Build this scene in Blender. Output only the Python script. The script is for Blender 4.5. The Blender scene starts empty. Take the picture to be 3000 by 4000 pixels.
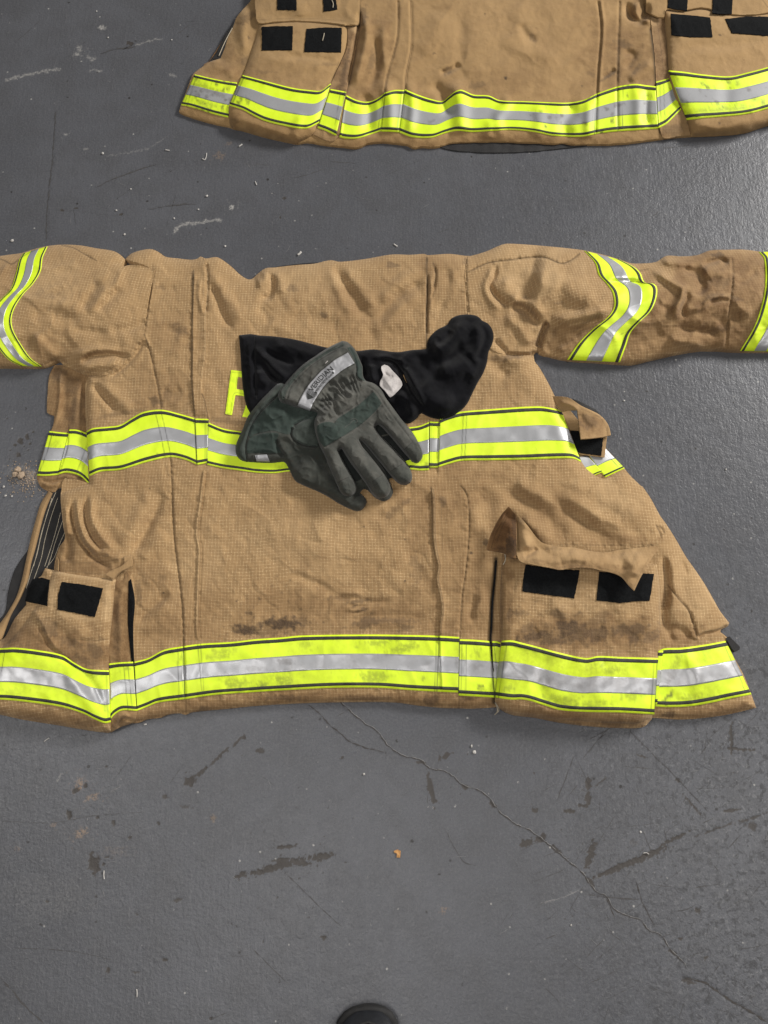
WORLD = .11
LIGHTS = [('ceiling_light_far', (5.5, 4.1, 3.3), (0, .5, 0), 3.0, 1.0, 740, (1, .975, .945)), ('ceiling_light_near', (-.33, -.92, 2.95), .25, .55, 1.3, 24, (1, .97, .95)), ('ceiling_light_right', (1.95, -.45, 2.95), .3, 1.2, .5, 24, (1, .97, .95)), ('ceiling_light_left', (-1.72, .30, 2.95), 1.4, 1.0, .6, 30, (1, .98, .96))]
import bpy, math, random
import numpy as np
random.seed(7)
# ------------------------------------------------------------------ camera model
CAMH = 1.45; PITCH = math.radians(74.0); FPX = 3022.0
CP, SP = math.cos(PITCH), math.sin(PITCH)
def P(x, y, z):
    """world points of photo pixels (3000x4000) at height z above the floor"""
    x = np.asarray(x, float); y = np.asarray(y, float); z = np.asarray(z, float)
    u = (x-1500)/FPX; v = (y-2000)/FPX
    dx = u; dy = CP - v*SP; dz = -SP - v*CP
    t = (z-CAMH)/dz
    return np.stack([dx*t, dy*t, z+0*t], -1)
def proj(X, Y, Z=0.0):
    rz = Z-CAMH
    f = Y*CP - rz*SP; up = Y*SP + rz*CP
    return 1500+FPX*X/f, 2000-FPX*up/f
# ------------------------------------------------------------------ coordinate readers for enlarged measurements
def _rd(s, ox, oy, k):
    out = []
    for w in s.split():
        c = w.endswith('!'); a, b = w.rstrip('!').split(',')
        out.append((ox+float(a)*k, oy+float(b)*k, c))
    return out
K1 = 1000/1659.0
def A(s): return _rd(s, 0, 900, K1)
def B(s): return _rd(s, 1000, 900, K1)
def C(s): return _rd(s, 2000, 900, K1)
def D(s): return _rd(s, 0, 1900, K1)
def E(s): return _rd(s, 1000, 1900, K1)
def F(s): return _rd(s, 2000, 1900, K1)
def T1(s): return _rd(s, 600, 0, 1200/1659.0)
def T2(s): return _rd(s, 1800, 0, 1200/1659.0)
def G(s): return _rd(s, 850, 1180, 900/1659.0)
def N(s): return _rd(s, 0, 0, 1)
def FL(s): return _rd(s, 0, 2700, 1500/1659.0)
def FR(s): return _rd(s, 1500, 2700, 1500/1659.0)
def FT(s): return _rd(s, 0, 0, 1200/1659.0)

def gain(fs, k, wmin=8):
    return [(f[:3]+(f[3]*k,)+f[4:]) if (f[0] == 'r' and f[2] >= wmin and abs(f[3]) < 14) else f for f in fs]
def curve(pts, closed=False, step=10.0):
    """smooth resampled line through the points; a point flagged '!' stays a sharp corner"""
    n = len(pts); out = []
    rng = range(n if closed else n-1)
    def g(i):
        if closed: return pts[i % n]
        return pts[min(max(i, 0), n-1)]
    for i in rng:
        p0, p1, p2, p3 = g(i-1), g(i), g(i+1), g(i+2)
        if p1[2]: p0 = p1
        if p2[2]: p3 = p2
        a = np.array(p1[:2]); b = np.array(p2[:2])
        L = np.hypot(*(b-a)); m = max(1, int(round(L/step)))
        la = np.hypot(*(a-np.array(p0[:2]))); lb = np.hypot(*(np.array(p3[:2])-b))
        ta = (b-np.array(p0[:2]))/(L+la+1e-9)*L if la > 1e-6 else (b-a)
        tb = (np.array(p3[:2])-a)/(L+lb+1e-9)*L if lb > 1e-6 else (b-a)
        for k in range(m):
            t = k/m
            h00 = 2*t**3-3*t**2+1; h10 = t**3-2*t**2+t; h01 = -2*t**3+3*t**2; h11 = t**3-t**2
            out.append(h00*a+h10*ta+h01*b+h11*tb)
    if not closed: out.append(np.array(pts[-1][:2]))
    return np.array(out)
# ------------------------------------------------------------------ noise
def _hash(ix, iy, seed):
    h = (ix.astype(np.int64)*374761393 + iy.astype(np.int64)*668265263 + seed*1442695041) & 0xffffffff
    h = ((h ^ (h >> 13))*1274126177) & 0xffffffff
    h = ((h ^ (h >> 16))*2246822519) & 0xffffffff
    return ((h ^ (h >> 15)) & 0xffff)/65535.0
def vnoise(x, y, seed=0):
    ix = np.floor(x); iy = np.floor(y); fx = x-ix; fy = y-iy
    ix = ix.astype(np.int64); iy = iy.astype(np.int64)
    def gr(a, b):
        an = _hash(ix+a, iy+b, seed)*2*np.pi
        return np.cos(an)*(fx-a)+np.sin(an)*(fy-b)
    ux = fx**3*(fx*(fx*6-15)+10); uy = fy**3*(fy*(fy*6-15)+10)
    a = gr(0, 0)*(1-ux)+gr(1, 0)*ux; b = gr(0, 1)*(1-ux)+gr(1, 1)*ux
    return (a*(1-uy)+b*uy)*1.5
def fbm(x, y, sc, seed=0, octv=3, sy=None):
    sy = sy or sc; r = 0; am = 1.0; f = 1.0
    for k in range(octv):
        r = r+am*vnoise(x/sc*f+k*17.3, y/sy*f-k*9.1, seed+k*31); am *= .5; f *= 2.03
    return r
def sstep(a, b, x):
    t = np.clip((x-a)/(b-a), 0, 1); return t*t*(3-2*t)
# ------------------------------------------------------------------ distance helpers
def linedist(x, y, L, pad):
    """(idx, dist, signed side, t along 0..1) of the points near polyline L"""
    x0, y0 = L.min(0)-pad; x1, y1 = L.max(0)+pad
    idx = np.nonzero((x > x0) & (x < x1) & (y > y0) & (y < y1))[0]
    if len(idx) == 0: return idx, None, None, None
    px = x[idx]; py = y[idx]
    best = np.full(len(idx), 1e18); sd = np.zeros(len(idx)); tt = np.zeros(len(idx))
    sl = np.hypot(*(L[1:]-L[:-1]).T); cum = np.concatenate([[0], np.cumsum(sl)]); tot = cum[-1]+1e-9
    for k in range(len(L)-1):
        ax, ay = L[k]; bx, by = L[k+1]; vx, vy = bx-ax, by-ay; l2 = vx*vx+vy*vy+1e-9
        t = np.clip(((px-ax)*vx+(py-ay)*vy)/l2, 0, 1)
        ex = px-ax-t*vx; ey = py-ay-t*vy; d2 = ex*ex+ey*ey
        m = d2 < best
        best[m] = d2[m]; sd[m] = (vx*(py-ay)-vy*(px-ax))[m]; tt[m] = ((cum[k]+t*sl[k])/tot)[m]
    d = np.sqrt(best)
    return idx, d, np.sign(sd)*d, tt
def inside(x, y, L):
    r = np.zeros(x.shape, bool); n = len(L)
    ax, ay = L[-1]
    for k in range(n):
        bx, by = L[k]
        if ay != by:
            c = ((ay > y) != (by > y)) & (x < (bx-ax)*(y-ay)/(by-ay)+ax)
            r ^= c
        ax, ay = bx, by
    return r
def nearest(x, y, L):
    best = np.full(x.shape, 1e18); qx = x.copy(); qy = y.copy()
    Lc = np.vstack([L, L[:1]])
    for k in range(len(L)):
        ax, ay = Lc[k]; bx, by = Lc[k+1]; vx, vy = bx-ax, by-ay; l2 = vx*vx+vy*vy
        if l2 < 1e-9: continue
        t = np.clip(((x-ax)*vx+(y-ay)*vy)/l2, 0, 1)
        cx = ax+t*vx; cy = ay+t*vy; d2 = (x-cx)**2+(y-cy)**2
        m = d2 < best
        best[m] = d2[m]; qx[m] = cx[m]; qy[m] = cy[m]
    return np.sqrt(best), qx, qy
def ridged(x, y, sc, seed, octv=3):
    n = fbm(x, y, sc, seed, octv); return np.clip(1-abs(n)*2.6, 0, 1)**1.5
def jit(pts, a=1.6, sc=9, seed=1, step=7):
    out = []; n = len(pts)
    for k in range(n):
        p, q = pts[k], pts[(k+1) % n]; L = math.hypot(q[0]-p[0], q[1]-p[1]); m = max(1, int(L/step))
        for j in range(m):
            t = j/m; out.append((p[0]+(q[0]-p[0])*t, p[1]+(q[1]-p[1])*t, True))
    X = np.array([o[0] for o in out]); Y = np.array([o[1] for o in out]); dx = a*fbm(X, Y, sc, seed, 2); dy = a*fbm(X, Y, sc, seed+7, 2)
    return [(X[i]+dx[i], Y[i]+dy[i], False) for i in range(len(out))]
class Field:
    """inside distance to an outline, stored on a raster and sampled bilinearly"""
    def __init__(s, L, step=8):
        s.step = step; s.x0, s.y0 = L.min(0)-step*2; x1, y1 = L.max(0)+step*2
        xs = np.arange(s.x0, x1, step); ys = np.arange(s.y0, y1, step)
        X, Y = np.meshgrid(xs, ys); d, _, _ = nearest(X.ravel(), Y.ravel(), L)
        i = inside(X.ravel(), Y.ravel(), L); s.v = np.where(i, d, -d).reshape(X.shape)
    def __call__(s, x, y):
        h, w = s.v.shape
        fx = np.clip((x-s.x0)/s.step, 0, w-1.001); fy = np.clip((y-s.y0)/s.step, 0, h-1.001)
        ix = fx.astype(int); iy = fy.astype(int); fx = fx-ix; fy = fy-iy; v = s.v
        return (v[iy, ix]*(1-fx)+v[iy, ix+1]*fx)*(1-fy)+(v[iy+1, ix]*(1-fx)+v[iy+1, ix+1]*fx)*fy
# ------------------------------------------------------------------ relief features (heights in mm, widths in px)
def Rg(pts, w, a, w2=None, taper=.22): return ('r', curve(pts, step=14), w, a, w2 or w, taper)
def St(pts, a, w, sharp=4, taper=.08): return ('s', curve(pts, step=12), a, w, sharp, taper)
def Bl(x, y, rx, ry, ang, a): return ('b', x, y, rx, ry, math.radians(ang), a)
def relief(x, y, feats):
    h = np.zeros(x.shape)
    for f in feats:
        if f[0] == 'b':
            _, cx, cy, rx, ry, an, a = f; R = max(rx, ry)*2.6
            i = np.nonzero((abs(x-cx) < R) & (abs(y-cy) < R))[0]
            if len(i) == 0: continue
            dx = x[i]-cx; dy = y[i]-cy; c, s = math.cos(an), math.sin(an)
            h[i] += a*np.exp(-((dx*c+dy*s)/rx)**2-((-dx*s+dy*c)/ry)**2)
        elif f[0] == 'r':
            _, L, w, a, w2, tp = f
            i, d, sd, t = linedist(x, y, L, max(w, w2)*2.6)
            if len(i) == 0: continue
            ww = np.where(sd > 0, w, w2)
            tap = sstep(0, tp, t)*sstep(0, tp, 1-t) if tp > 0 else 1
            h[i] += a*np.exp(-(d/ww)**2)*tap
        else:
            _, L, a, w, sh, tp = f
            i, d, sd, t = linedist(x, y, L, w*3.5)
            if len(i) == 0: continue
            tap = sstep(0, tp, t)*sstep(0, tp, 1-t) if tp > 0 else 1
            h[i] += a*sstep(-sh*.5, sh*.5, sd)*np.exp(-np.clip(sd, 0, None)/w)*tap
    return h
def pucker(x, y, L, a=.9, w=11, lam=13., seed=0):
    h = np.zeros(x.shape); i, d, sd, t = linedist(x, y, L, w*2.6)
    if len(i):
        tot = np.hypot(*(L[1:]-L[:-1]).T).sum(); s = t*tot
        h[i] = a*vnoise(s/lam, np.sign(sd)*3.1+seed+s*0, 60+seed)*1.6*np.exp(-(d/w)**2)
    return h
def lines(x, y, lst):
    """dark line attribute: list of (polyline, width px, strength, dash px or 0)"""
    r = np.zeros(x.shape)
    for L, w, a, dash in lst:
        i, d, sd, t = linedist(x, y, L, w*2.5)
        if len(i) == 0: continue
        v = a*np.exp(-(d/w)**2)
        if dash:
            tot = np.hypot(*(L[1:]-L[:-1]).T).sum()
            v = v*(.35+.65*(np.sin(t*tot/dash*2*np.pi) > -.2))
        r[i] = np.maximum(r[i], v)
    return r
def LN(pts, w=3.2, a=.8, dash=0): return (curve(pts, step=14), w, a, dash)
def blots(x, y, lst, seed=3):
    """stain attribute: list of (x, y, rx, ry, angle, strength) broken up by noise"""
    r = np.zeros(x.shape)
    for k, (cx, cy, rx, ry, an, a) in enumerate(lst):
        R = max(rx, ry)*2.2
        i = np.nonzero((abs(x-cx) < R) & (abs(y-cy) < R))[0]
        if len(i) == 0: continue
        X = x[i]; Y = y[i]; an = math.radians(an); c, s = math.cos(an), math.sin(an)
        dx = X-cx; dy = Y-cy
        q = ((dx*c+dy*s)/rx)**2+((-dx*s+dy*c)/ry)**2
        n = fbm(X, Y, max(14, min(rx, ry)*.9), seed+k, 4)
        r[i] = np.maximum(r[i], a*sstep(.05, .75, np.exp(-q)*1.25+n*.55-.18))
    return r
# ------------------------------------------------------------------ objects
COL = bpy.context.scene.collection
def tag(o, label=None, cat=None, group=None, kind=None):
    if label: o['label'] = label
    if cat: o['category'] = cat
    if group: o['group'] = group
    if kind: o['kind'] = kind
    return o
def thing(name, loc, label, cat, group=None):
    o = bpy.data.objects.new(name, None); COL.objects.link(o); o.location = loc; o.empty_display_size = .05
    return tag(o, label, cat, group)
def rootloc(o):
    v = np.zeros(3)
    while o is not None: v += np.array(o.location); o = o.parent
    return v
def mk(name, V, faces, mat, parent=None, attrs=None, uv=None, smooth=True):
    """V (n,3) world, faces (m,k) array or list"""
    if parent is not None: V = V-rootloc(parent)
    me = bpy.data.meshes.new(name)
    if isinstance(faces, np.ndarray):
        m, k = faces.shape
        me.vertices.add(len(V)); me.vertices.foreach_set('co', V.astype(np.float32).ravel())
        me.loops.add(m*k); me.loops.foreach_set('vertex_index', faces.astype(np.int32).ravel())
        me.polygons.add(m); me.polygons.foreach_set('loop_start', np.arange(0, m*k, k, dtype=np.int32))
        me.update(calc_edges=True)
    else:
        me.from_pydata([tuple(v) for v in V], [], [tuple(f) for f in faces]); me.update()
    me.validate()
    me.polygons.foreach_set('use_smooth', [smooth]*len(me.polygons))
    if attrs:
        for nm, a in attrs.items():
            at = me.attributes.new(nm, 'FLOAT', 'POINT'); at.data.foreach_set('value', np.asarray(a, np.float32))
    if uv is not None:
        vi = np.zeros(len(me.loops), np.int32); me.loops.foreach_get('vertex_index', vi)
        l = me.uv_layers.new(name='UVMap'); l.data.foreach_set('uv', np.asarray(uv, np.float32)[vi].ravel())
    me.materials.append(mat)
    o = bpy.data.objects.new(name, me); COL.objects.link(o)
    if parent is not None: o.parent = parent
    return o
def zflat(x, y): return np.zeros(x.shape)
def gridmesh(Lout, step):
    """quads covering outline Lout; border vertices snapped onto it"""
    x0, y0 = Lout.min(0)-step*1.5; x1, y1 = Lout.max(0)+step*1.5
    xs = np.arange(x0, x1, step); ys = np.arange(y0, y1, step)
    X, Y = np.meshgrid(xs, ys); h, w = X.shape
    X = X.ravel(); Y = Y.ravel(); I = inside(X, Y, Lout)
    I2 = I.reshape(h, w)
    c = I2[:-1, :-1] | I2[1:, :-1] | I2[:-1, 1:] | I2[1:, 1:]
    jy, jx = np.nonzero(c); a = jy*w+jx
    Q = np.stack([a, a+w, a+w+1, a+1], 1)
    used, inv = np.unique(Q, return_inverse=True); Q = inv.reshape(Q.shape)
    x = X[used].copy(); y = Y[used].copy(); ins = I[used]
    o = ~ins
    _, qx, qy = nearest(x[o], y[o], Lout); x[o] = qx; y[o] = qy
    return x, y, Q, o
def sheet(name, pts, zf, mat, parent=None, step=3.6, skirt=None, thick=None, attrf=None, uvrot=0.0, smoothed=True, cstep=10):
    """cloth sheet: pts outline, zf(x,y)->metres; skirt(x,y)->surface the edge drops to, or thick metres"""
    L = curve(pts, True, cstep) if smoothed else np.array([p[:2] for p in pts])
    x, y, Q, bord = gridmesh(L, step)
    z = zf(x, y); V = P(x, y, z)
    e = np.concatenate([Q[:, [0, 1]], Q[:, [1, 2]], Q[:, [2, 3]], Q[:, [3, 0]]]); es = np.sort(e, 1)
    key = es[:, 0].astype(np.int64)*len(x)+es[:, 1]
    u, first, cnt = np.unique(key, return_index=True, return_counts=True)
    be = e[first[cnt == 1]]
    n = len(x)
    if (skirt is not None or thick) and len(be):
        bv = np.unique(be); mp = np.full(n, -1); mp[bv] = np.arange(len(bv))+n
        Vb = V[bv].copy()
        zb = skirt(x[bv], y[bv]) if skirt is not None else Vb[:, 2]-thick
        Vb[:, 2] = np.minimum(Vb[:, 2]-.0004, zb)
        q2 = np.stack([be[:, 1], be[:, 0], mp[be[:, 0]], mp[be[:, 1]]], 1)
        V = np.vstack([V, Vb]); Q = np.vstack([Q, q2]); x = np.concatenate([x, x[bv]]); y = np.concatenate([y, y[bv]])
    at = attrf(x, y) if attrf else None
    c, s = math.cos(uvrot), math.sin(uvrot)
    wx = V[:, 0]+.007*fbm(x, y, 520, 91, 2)+.0012*fbm(x, y, 110, 93, 2); wy = V[:, 1]+.007*fbm(x, y, 560, 92, 2)+.0012*fbm(x, y, 120, 94, 2)
    uv = np.stack([wx*c-wy*s, wx*s+wy*c], 1)
    return mk(name, V, Q, mat, parent, at, uv)
def resamp(L, n):
    sl = np.hypot(*(L[1:]-L[:-1]).T); cum = np.concatenate([[0], np.cumsum(sl)]); t = np.linspace(0, cum[-1], n)
    return np.stack([np.interp(t, cum, L[:, 0]), np.interp(t, cum, L[:, 1])], 1)
def ribbon(name, T, Bm, zf, mat, parent, v0=0., v1=1., nv=18, off=.0015, attrf=None, step=3.6, crown=0., skirt=True, drop=.002):
    tc = curve(T, step=8); bc = curve(Bm, step=8)
    ln = max(np.hypot(*(tc[1:]-tc[:-1]).T).sum(), np.hypot(*(bc[1:]-bc[:-1]).T).sum())
    n = max(3, int(ln/step)); a = resamp(tc, n); b = resamp(bc, n)
    v = np.linspace(v0, v1, nv)
    X = a[:, None, 0]*(1-v)+b[:, None, 0]*v; Y = a[:, None, 1]*(1-v)+b[:, None, 1]*v
    x = X.ravel(); y = Y.ravel(); vv = np.tile((v-v0)/(v1-v0), n)
    z = zf(x, y)+off+crown*(1-(2*vv-1)**2)
    V = P(x, y, z)
    i = np.arange(n*nv).reshape(n, nv)
    Q = np.stack([i[:-1, :-1].ravel(), i[:-1, 1:].ravel(), i[1:, 1:].ravel(), i[1:, :-1].ravel()], 1)
    uu = np.repeat(np.arange(n)*step*.0005, nv); uv = np.stack([uu, vv], 1)
    if skirt:
        loop = np.concatenate([i[:, 0], i[-1, 1:], i[::-1, -1][1:], i[0, ::-1][1:-1]])
        Vb = V[loop].copy(); Vb[:, 2] -= drop; m = len(loop); j = np.arange(m)+n*nv; k = np.roll(np.arange(m), -1)
        q2 = np.stack([loop, loop[k], j[k], j], 1)
        V = np.vstack([V, Vb]); Q = np.vstack([Q, q2]); x = np.concatenate([x, x[loop]]); y = np.concatenate([y, y[loop]]); uv = np.vstack([uv, uv[loop]])
    at = attrf(x, y) if attrf else None
    return mk(name, V, Q, mat, parent, at, uv)
# ------------------------------------------------------------------ materials
class NT:
    def __init__(s, name):
        s.m = bpy.data.materials.new(name); s.m.use_nodes = True; s.t = s.m.node_tree; s.t.nodes.clear()
        s.out = s.t.nodes.new('ShaderNodeOutputMaterial'); s.b = s.t.nodes.new('ShaderNodeBsdfPrincipled')
        s.t.links.new(s.b.outputs[0], s.out.inputs[0])
    def n(s, ty, **k):
        nd = s.t.nodes.new(ty)
        for a, b in k.items(): setattr(nd, a, b)
        return nd
    def put(s, sock, v):
        if v is None: return
        if isinstance(v, bpy.types.NodeSocket): s.t.links.new(v, sock)
        elif isinstance(v, (tuple, list)) and len(v) == 3 and sock.type == 'RGBA': sock.default_value = (*v, 1)
        else: sock.default_value = v
    def math(s, op, a, b=None, c=None, clamp=False):
        nd = s.n('ShaderNodeMath', operation=op, use_clamp=clamp); s.put(nd.inputs[0], a); s.put(nd.inputs[1], b); s.put(nd.inputs[2], c); return nd.outputs[0]
    def mix(s, f, a, b, mode='MIX'):
        nd = s.n('ShaderNodeMix', data_type='RGBA', blend_type=mode); s.put(nd.inputs[0], f); s.put(nd.inputs[6], a); s.put(nd.inputs[7], b); return nd.outputs[2]
    def ramp(s, v, lo, hi, a=0., b=1.):
        nd = s.n('ShaderNodeMapRange', interpolation_type='SMOOTHSTEP'); s.put(nd.inputs[0], v)
        for i, q in enumerate((lo, hi, a, b)): nd.inputs[i+1].default_value = q
        return nd.outputs[0]
    def attr(s, n): return s.n('ShaderNodeAttribute', attribute_name=n).outputs['Fac']
    def geo(s): return s.n('ShaderNodeNewGeometry').outputs['Position']
    def noise(s, sc, det=3, rough=.55, vec=None, dist=0.):
        nd = s.n('ShaderNodeTexNoise'); s.put(nd.inputs['Vector'], vec if vec is not None else s.geo())
        nd.inputs['Scale'].default_value = sc; nd.inputs['Detail'].default_value = det; nd.inputs['Roughness'].default_value = rough; nd.inputs['Distortion'].default_value = dist
        return nd.outputs[0]
    def bump(s, h, st, dist=.001, nrm=None):
        nd = s.n('ShaderNodeBump'); s.put(nd.inputs['Height'], h); nd.inputs['Strength'].default_value = st; nd.inputs['Distance'].default_value = dist
        if nrm is not None: s.put(nd.inputs['Normal'], nrm)
        return nd.outputs[0]
    def fin(s, col, rough=.8, nrm=None, **k):
        s.put(s.b.inputs['Base Color'], col); s.put(s.b.inputs['Roughness'], rough)
        if nrm is not None: s.put(s.b.inputs['Normal'], nrm)
        for a, v in k.items(): s.put(s.b.inputs[a.replace('_', ' ')], v)
        return s.m
def sr(r, g, b):
    f = lambda c: (c/255/12.92) if c/255 <= .04045 else ((c/255+.055)/1.055)**2.4
    return (f(r), f(g), f(b))
def fabric(name, base, light, dark, pitch=.0062, gs=.5, grain=.5):
    t = NT(name); uv = t.n('ShaderNodeUVMap', uv_map='UVMap').outputs[0]
    sep = t.n('ShaderNodeSeparateXYZ'); t.put(sep.inputs[0], uv)
    def ln(o):
        f = t.math('FRACT', t.math('DIVIDE', o, pitch)); d = t.math('ABSOLUTE', t.math('SUBTRACT', f, .5))
        return t.ramp(d, .17, .05)
    a, b = ln(sep.outputs[0]), ln(sep.outputs[1])
    n1 = t.noise(420, 2); n2 = t.noise(9, 4); n3 = t.noise(45, 3); n4 = t.noise(1400, 2)
    g = t.math('MULTIPLY', t.math('ADD', t.math('MULTIPLY', t.math('MAXIMUM', a, b), .6), t.math('MULTIPLY', t.math('MULTIPLY', a, b), .8)), t.ramp(n1, .33, .62))
    g = t.math('MULTIPLY', g, t.ramp(n3, .25, .65, .35, 1.))
    c = t.mix(t.ramp(n2, .3, .7), tuple(q*.93 for q in base), tuple(q*1.07 for q in base))
    c = t.mix(t.ramp(n3, .35, .7, 0, .35), c, tuple(q*.8 for q in base))
    c = t.mix(t.math('MULTIPLY', g, gs), c, light)
    c = t.mix(t.ramp(n4, .3, .7, 0, grain), c, tuple(q*.72 for q in base))
    wr = t.attr('wear'); c = t.mix(t.math('MULTIPLY', wr, .6), c, light)
    so = t.attr('soil'); c = t.mix(t.math('MULTIPLY', so, t.math('MULTIPLY', t.ramp(n3, .25, .7, .45, 1.0), t.ramp(n1, .25, .65, .6, 1.0))), c, tuple(q*w for q, w in zip(base, (.46, .40, .36))))
    di = t.math('MULTIPLY', t.attr('dirt'), t.ramp(n1, .2, .7, .7, 1.)); c = t.mix(di, c, dark)
    c = t.mix(t.attr('seam'), c, tuple(q*.16 for q in base))
    h = t.math('ADD', t.math('MULTIPLY', g, .8), t.math('ADD', t.math('MULTIPLY', n4, .35), t.math('MULTIPLY', n1, .3)))
    nr = t.bump(h, .35, .0009)
    nr = t.bump(t.noise(70, 3), .4, .0022, nr)
    return t.fin(c, .92, nr, Sheen_Weight=.08, Sheen_Roughness=.6, Specular_IOR_Level=.15)
def yellow(name):
    t = NT(name); n = t.noise(160, 3); n2 = t.noise(25, 3)
    c = t.mix(t.ramp(n2, .3, .7), (.64, .84, .022), (.72, .91, .04))
    c = t.mix(t.math('MULTIPLY', t.attr('soil'), t.ramp(n, .2, .7, .4, 1)), c, (.42, .50, .02))
    c = t.mix(t.math('MULTIPLY', t.attr('dirt'), t.ramp(n, .25, .6, .35, 1)), c, (.11, .12, .03))
    c = t.mix(t.attr('seam'), c, (.10, .13, .02))
    nr = t.bump(t.noise(900, 2), .25, .0008, t.bump(n2, .35, .003))
    return t.fin(c, .55, nr, Specular_IOR_Level=.3, Emission_Color=(.75, 1., .0, 1), Emission_Strength=.02)  # slight emission brightens the yellow, standing in for fluorescence
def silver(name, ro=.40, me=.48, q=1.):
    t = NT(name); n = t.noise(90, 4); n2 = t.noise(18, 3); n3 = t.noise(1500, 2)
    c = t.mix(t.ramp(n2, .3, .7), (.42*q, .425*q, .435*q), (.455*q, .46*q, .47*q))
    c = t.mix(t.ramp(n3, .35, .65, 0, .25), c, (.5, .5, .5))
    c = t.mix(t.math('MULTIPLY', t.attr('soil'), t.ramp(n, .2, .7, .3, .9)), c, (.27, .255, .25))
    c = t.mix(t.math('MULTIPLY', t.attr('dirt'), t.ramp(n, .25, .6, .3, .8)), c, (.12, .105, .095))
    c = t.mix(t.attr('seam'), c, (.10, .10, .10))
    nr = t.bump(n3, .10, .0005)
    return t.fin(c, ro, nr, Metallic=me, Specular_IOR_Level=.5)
def plain(name, c1, c2, sc=60, rough=.8, bs=.4, bd=.001, fine=900, **k):
    t = NT(name); n = t.noise(sc, 4); f = t.noise(fine, 3)
    c = t.mix(t.ramp(n, .3, .7), c1, c2); c = t.mix(t.ramp(f, .3, .7, 0, .35), c, tuple(q*.55 for q in c1))
    return t.fin(c, rough, t.bump(f, bs, bd), **k)
M = {}
M['canvas'] = fabric('tan_ripstop', sr(159, 129, 90), sr(219, 188, 143), sr(64, 52, 42), gs=.9)
M['canvas_plain'] = fabric('tan_canvas', sr(160, 130, 91), sr(196, 164, 120), sr(66, 54, 44), gs=.3)
M['canvas_dark'] = fabric('brown_canvas', sr(128, 96, 62), sr(160, 124, 84), sr(56, 44, 34), gs=.2)
M['canvas_far'] = fabric('tan_duck', sr(162, 131, 88), sr(193, 160, 115), sr(60, 48, 38), pitch=.0031, gs=.3, grain=.6)
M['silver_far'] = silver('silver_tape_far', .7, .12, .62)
M['yellow'] = yellow('fluorescent_tape'); M['silver'] = silver('silver_tape')
M['piping'] = plain('dark_piping', sr(44, 44, 38), sr(62, 61, 53), 400)
M['hook'] = plain('black_hook_tape', sr(15, 16, 17), sr(27, 28, 29), 420, .95, .8, .002, 900, Specular_IOR_Level=.1)
M['liner'] = plain('black_liner', sr(22, 21, 21), sr(34, 32, 31), 60, .8, .5)
M['thread'] = plain('pale_thread', sr(150, 140, 120), sr(180, 170, 150), 400)
M['hood'] = plain('black_knit', sr(14, 14, 16), sr(22, 22, 25), 30, .95, .6, .0012, 1100, Sheen_Weight=.08, Sheen_Roughness=.5, Specular_IOR_Level=.05)
M['tag'] = plain('white_knit', sr(168, 162, 158), sr(200, 194, 190), 40, .9, .5, .001, 700)
def suede(name, c1, c2, c3):
    t = NT(name); n = t.noise(26, 5, .6); n2 = t.noise(110, 4, .6); f = t.noise(1300, 3)
    c = t.mix(t.ramp(n, .35, .65), c1, c2); c = t.mix(t.ramp(n2, .5, .75, 0, .5), c, c3)
    c = t.mix(t.ramp(f, .3, .7, 0, .4), c, tuple(q*.5 for q in c1)); c = t.mix(t.attr('wear'), c, tuple(q*1.9+.01 for q in c2))
    c = t.mix(t.attr('seam'), c, (.006, .007, .006))
    return t.fin(c, .85, t.bump(f, .5, .0008, t.bump(n2, .3, .0015)), Sheen_Weight=.12, Specular_IOR_Level=.2)
M['glove'] = suede('grey_suede', sr(66, 67, 62), sr(86, 85, 79), sr(56, 50, 42))
M['glove_dark'] = suede('dark_grey_suede', sr(48, 51, 46), sr(64, 65, 59), sr(56, 47, 38)); M['finger_gap'] = suede('finger_gap_black', sr(22, 25, 23), sr(34, 38, 35), sr(20, 20, 18))
M['glove_green'] = suede('green_suede', sr(42, 52, 47), sr(58, 68, 62), sr(46, 46, 42))
M['glove_tip'] = suede('worn_grey_leather', sr(54, 56, 51), sr(74, 75, 69), sr(46, 42, 36))
M['glove_edge'] = suede('dark_green_leather', sr(48, 55, 50), sr(66, 72, 66), sr(40, 42, 38))
M['label'] = plain('silver_label', sr(146, 146, 148), sr(164, 164, 166), 60, .45, .1, .0004, 1500, Metallic=.1)
M['ink'] = plain('black_ink', sr(30, 32, 30), sr(40, 42, 40), 60, .6)
def H(s): return _rd(s, 0, 1800, 600/1659.0)
def I(s): return _rd(s, 1850, 1950, 800/1659.0)
def J(s): return _rd(s, 900, 1250, 600/1659.0)
def K(s): return _rd(s, 2300, 1500, 400/1659.0)
def pos(f, x, y): return np.clip(f(x, y), 0, None)
def puff(f, e, h, w): return lambda x, y: (e+h*(1-np.exp(-pos(f, x, y)/w)))*.001
def roundp(d, R): q = np.clip(d/R, 0, 1); return np.sqrt(np.clip(1-(1-q)**2, 0, 1))
def xy(fn, s): return fn(s)[0][:2]
def bl(fn, s, rx, ry, ang, a, k=K1):
    p = xy(fn, s); return (p[0], p[1], rx*k, ry*k, ang, a)
def Bf(fn, s, rx, ry, ang, a, k=K1):
    p = xy(fn, s); return Bl(p[0], p[1], rx*k, ry*k, ang, a)
def attrs(seams=(), dirt=(), soil=(), wear=(), base_soil=0., seed=3):
    def f(x, y):
        so = blots(x, y, soil, seed+100)
        so = np.clip(so+base_soil*(.6+.8*fbm(x, y, 120, seed+5, 3)), 0, 1)
        return {'seam': lines(x, y, seams), 'dirt': blots(x, y, dirt, seed), 'soil': so, 'wear': np.maximum(blots(x, y, [w for w in wear if len(w) == 6], seed+50), lines(x, y, [w for w in wear if len(w) == 4]))}
    return f
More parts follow.
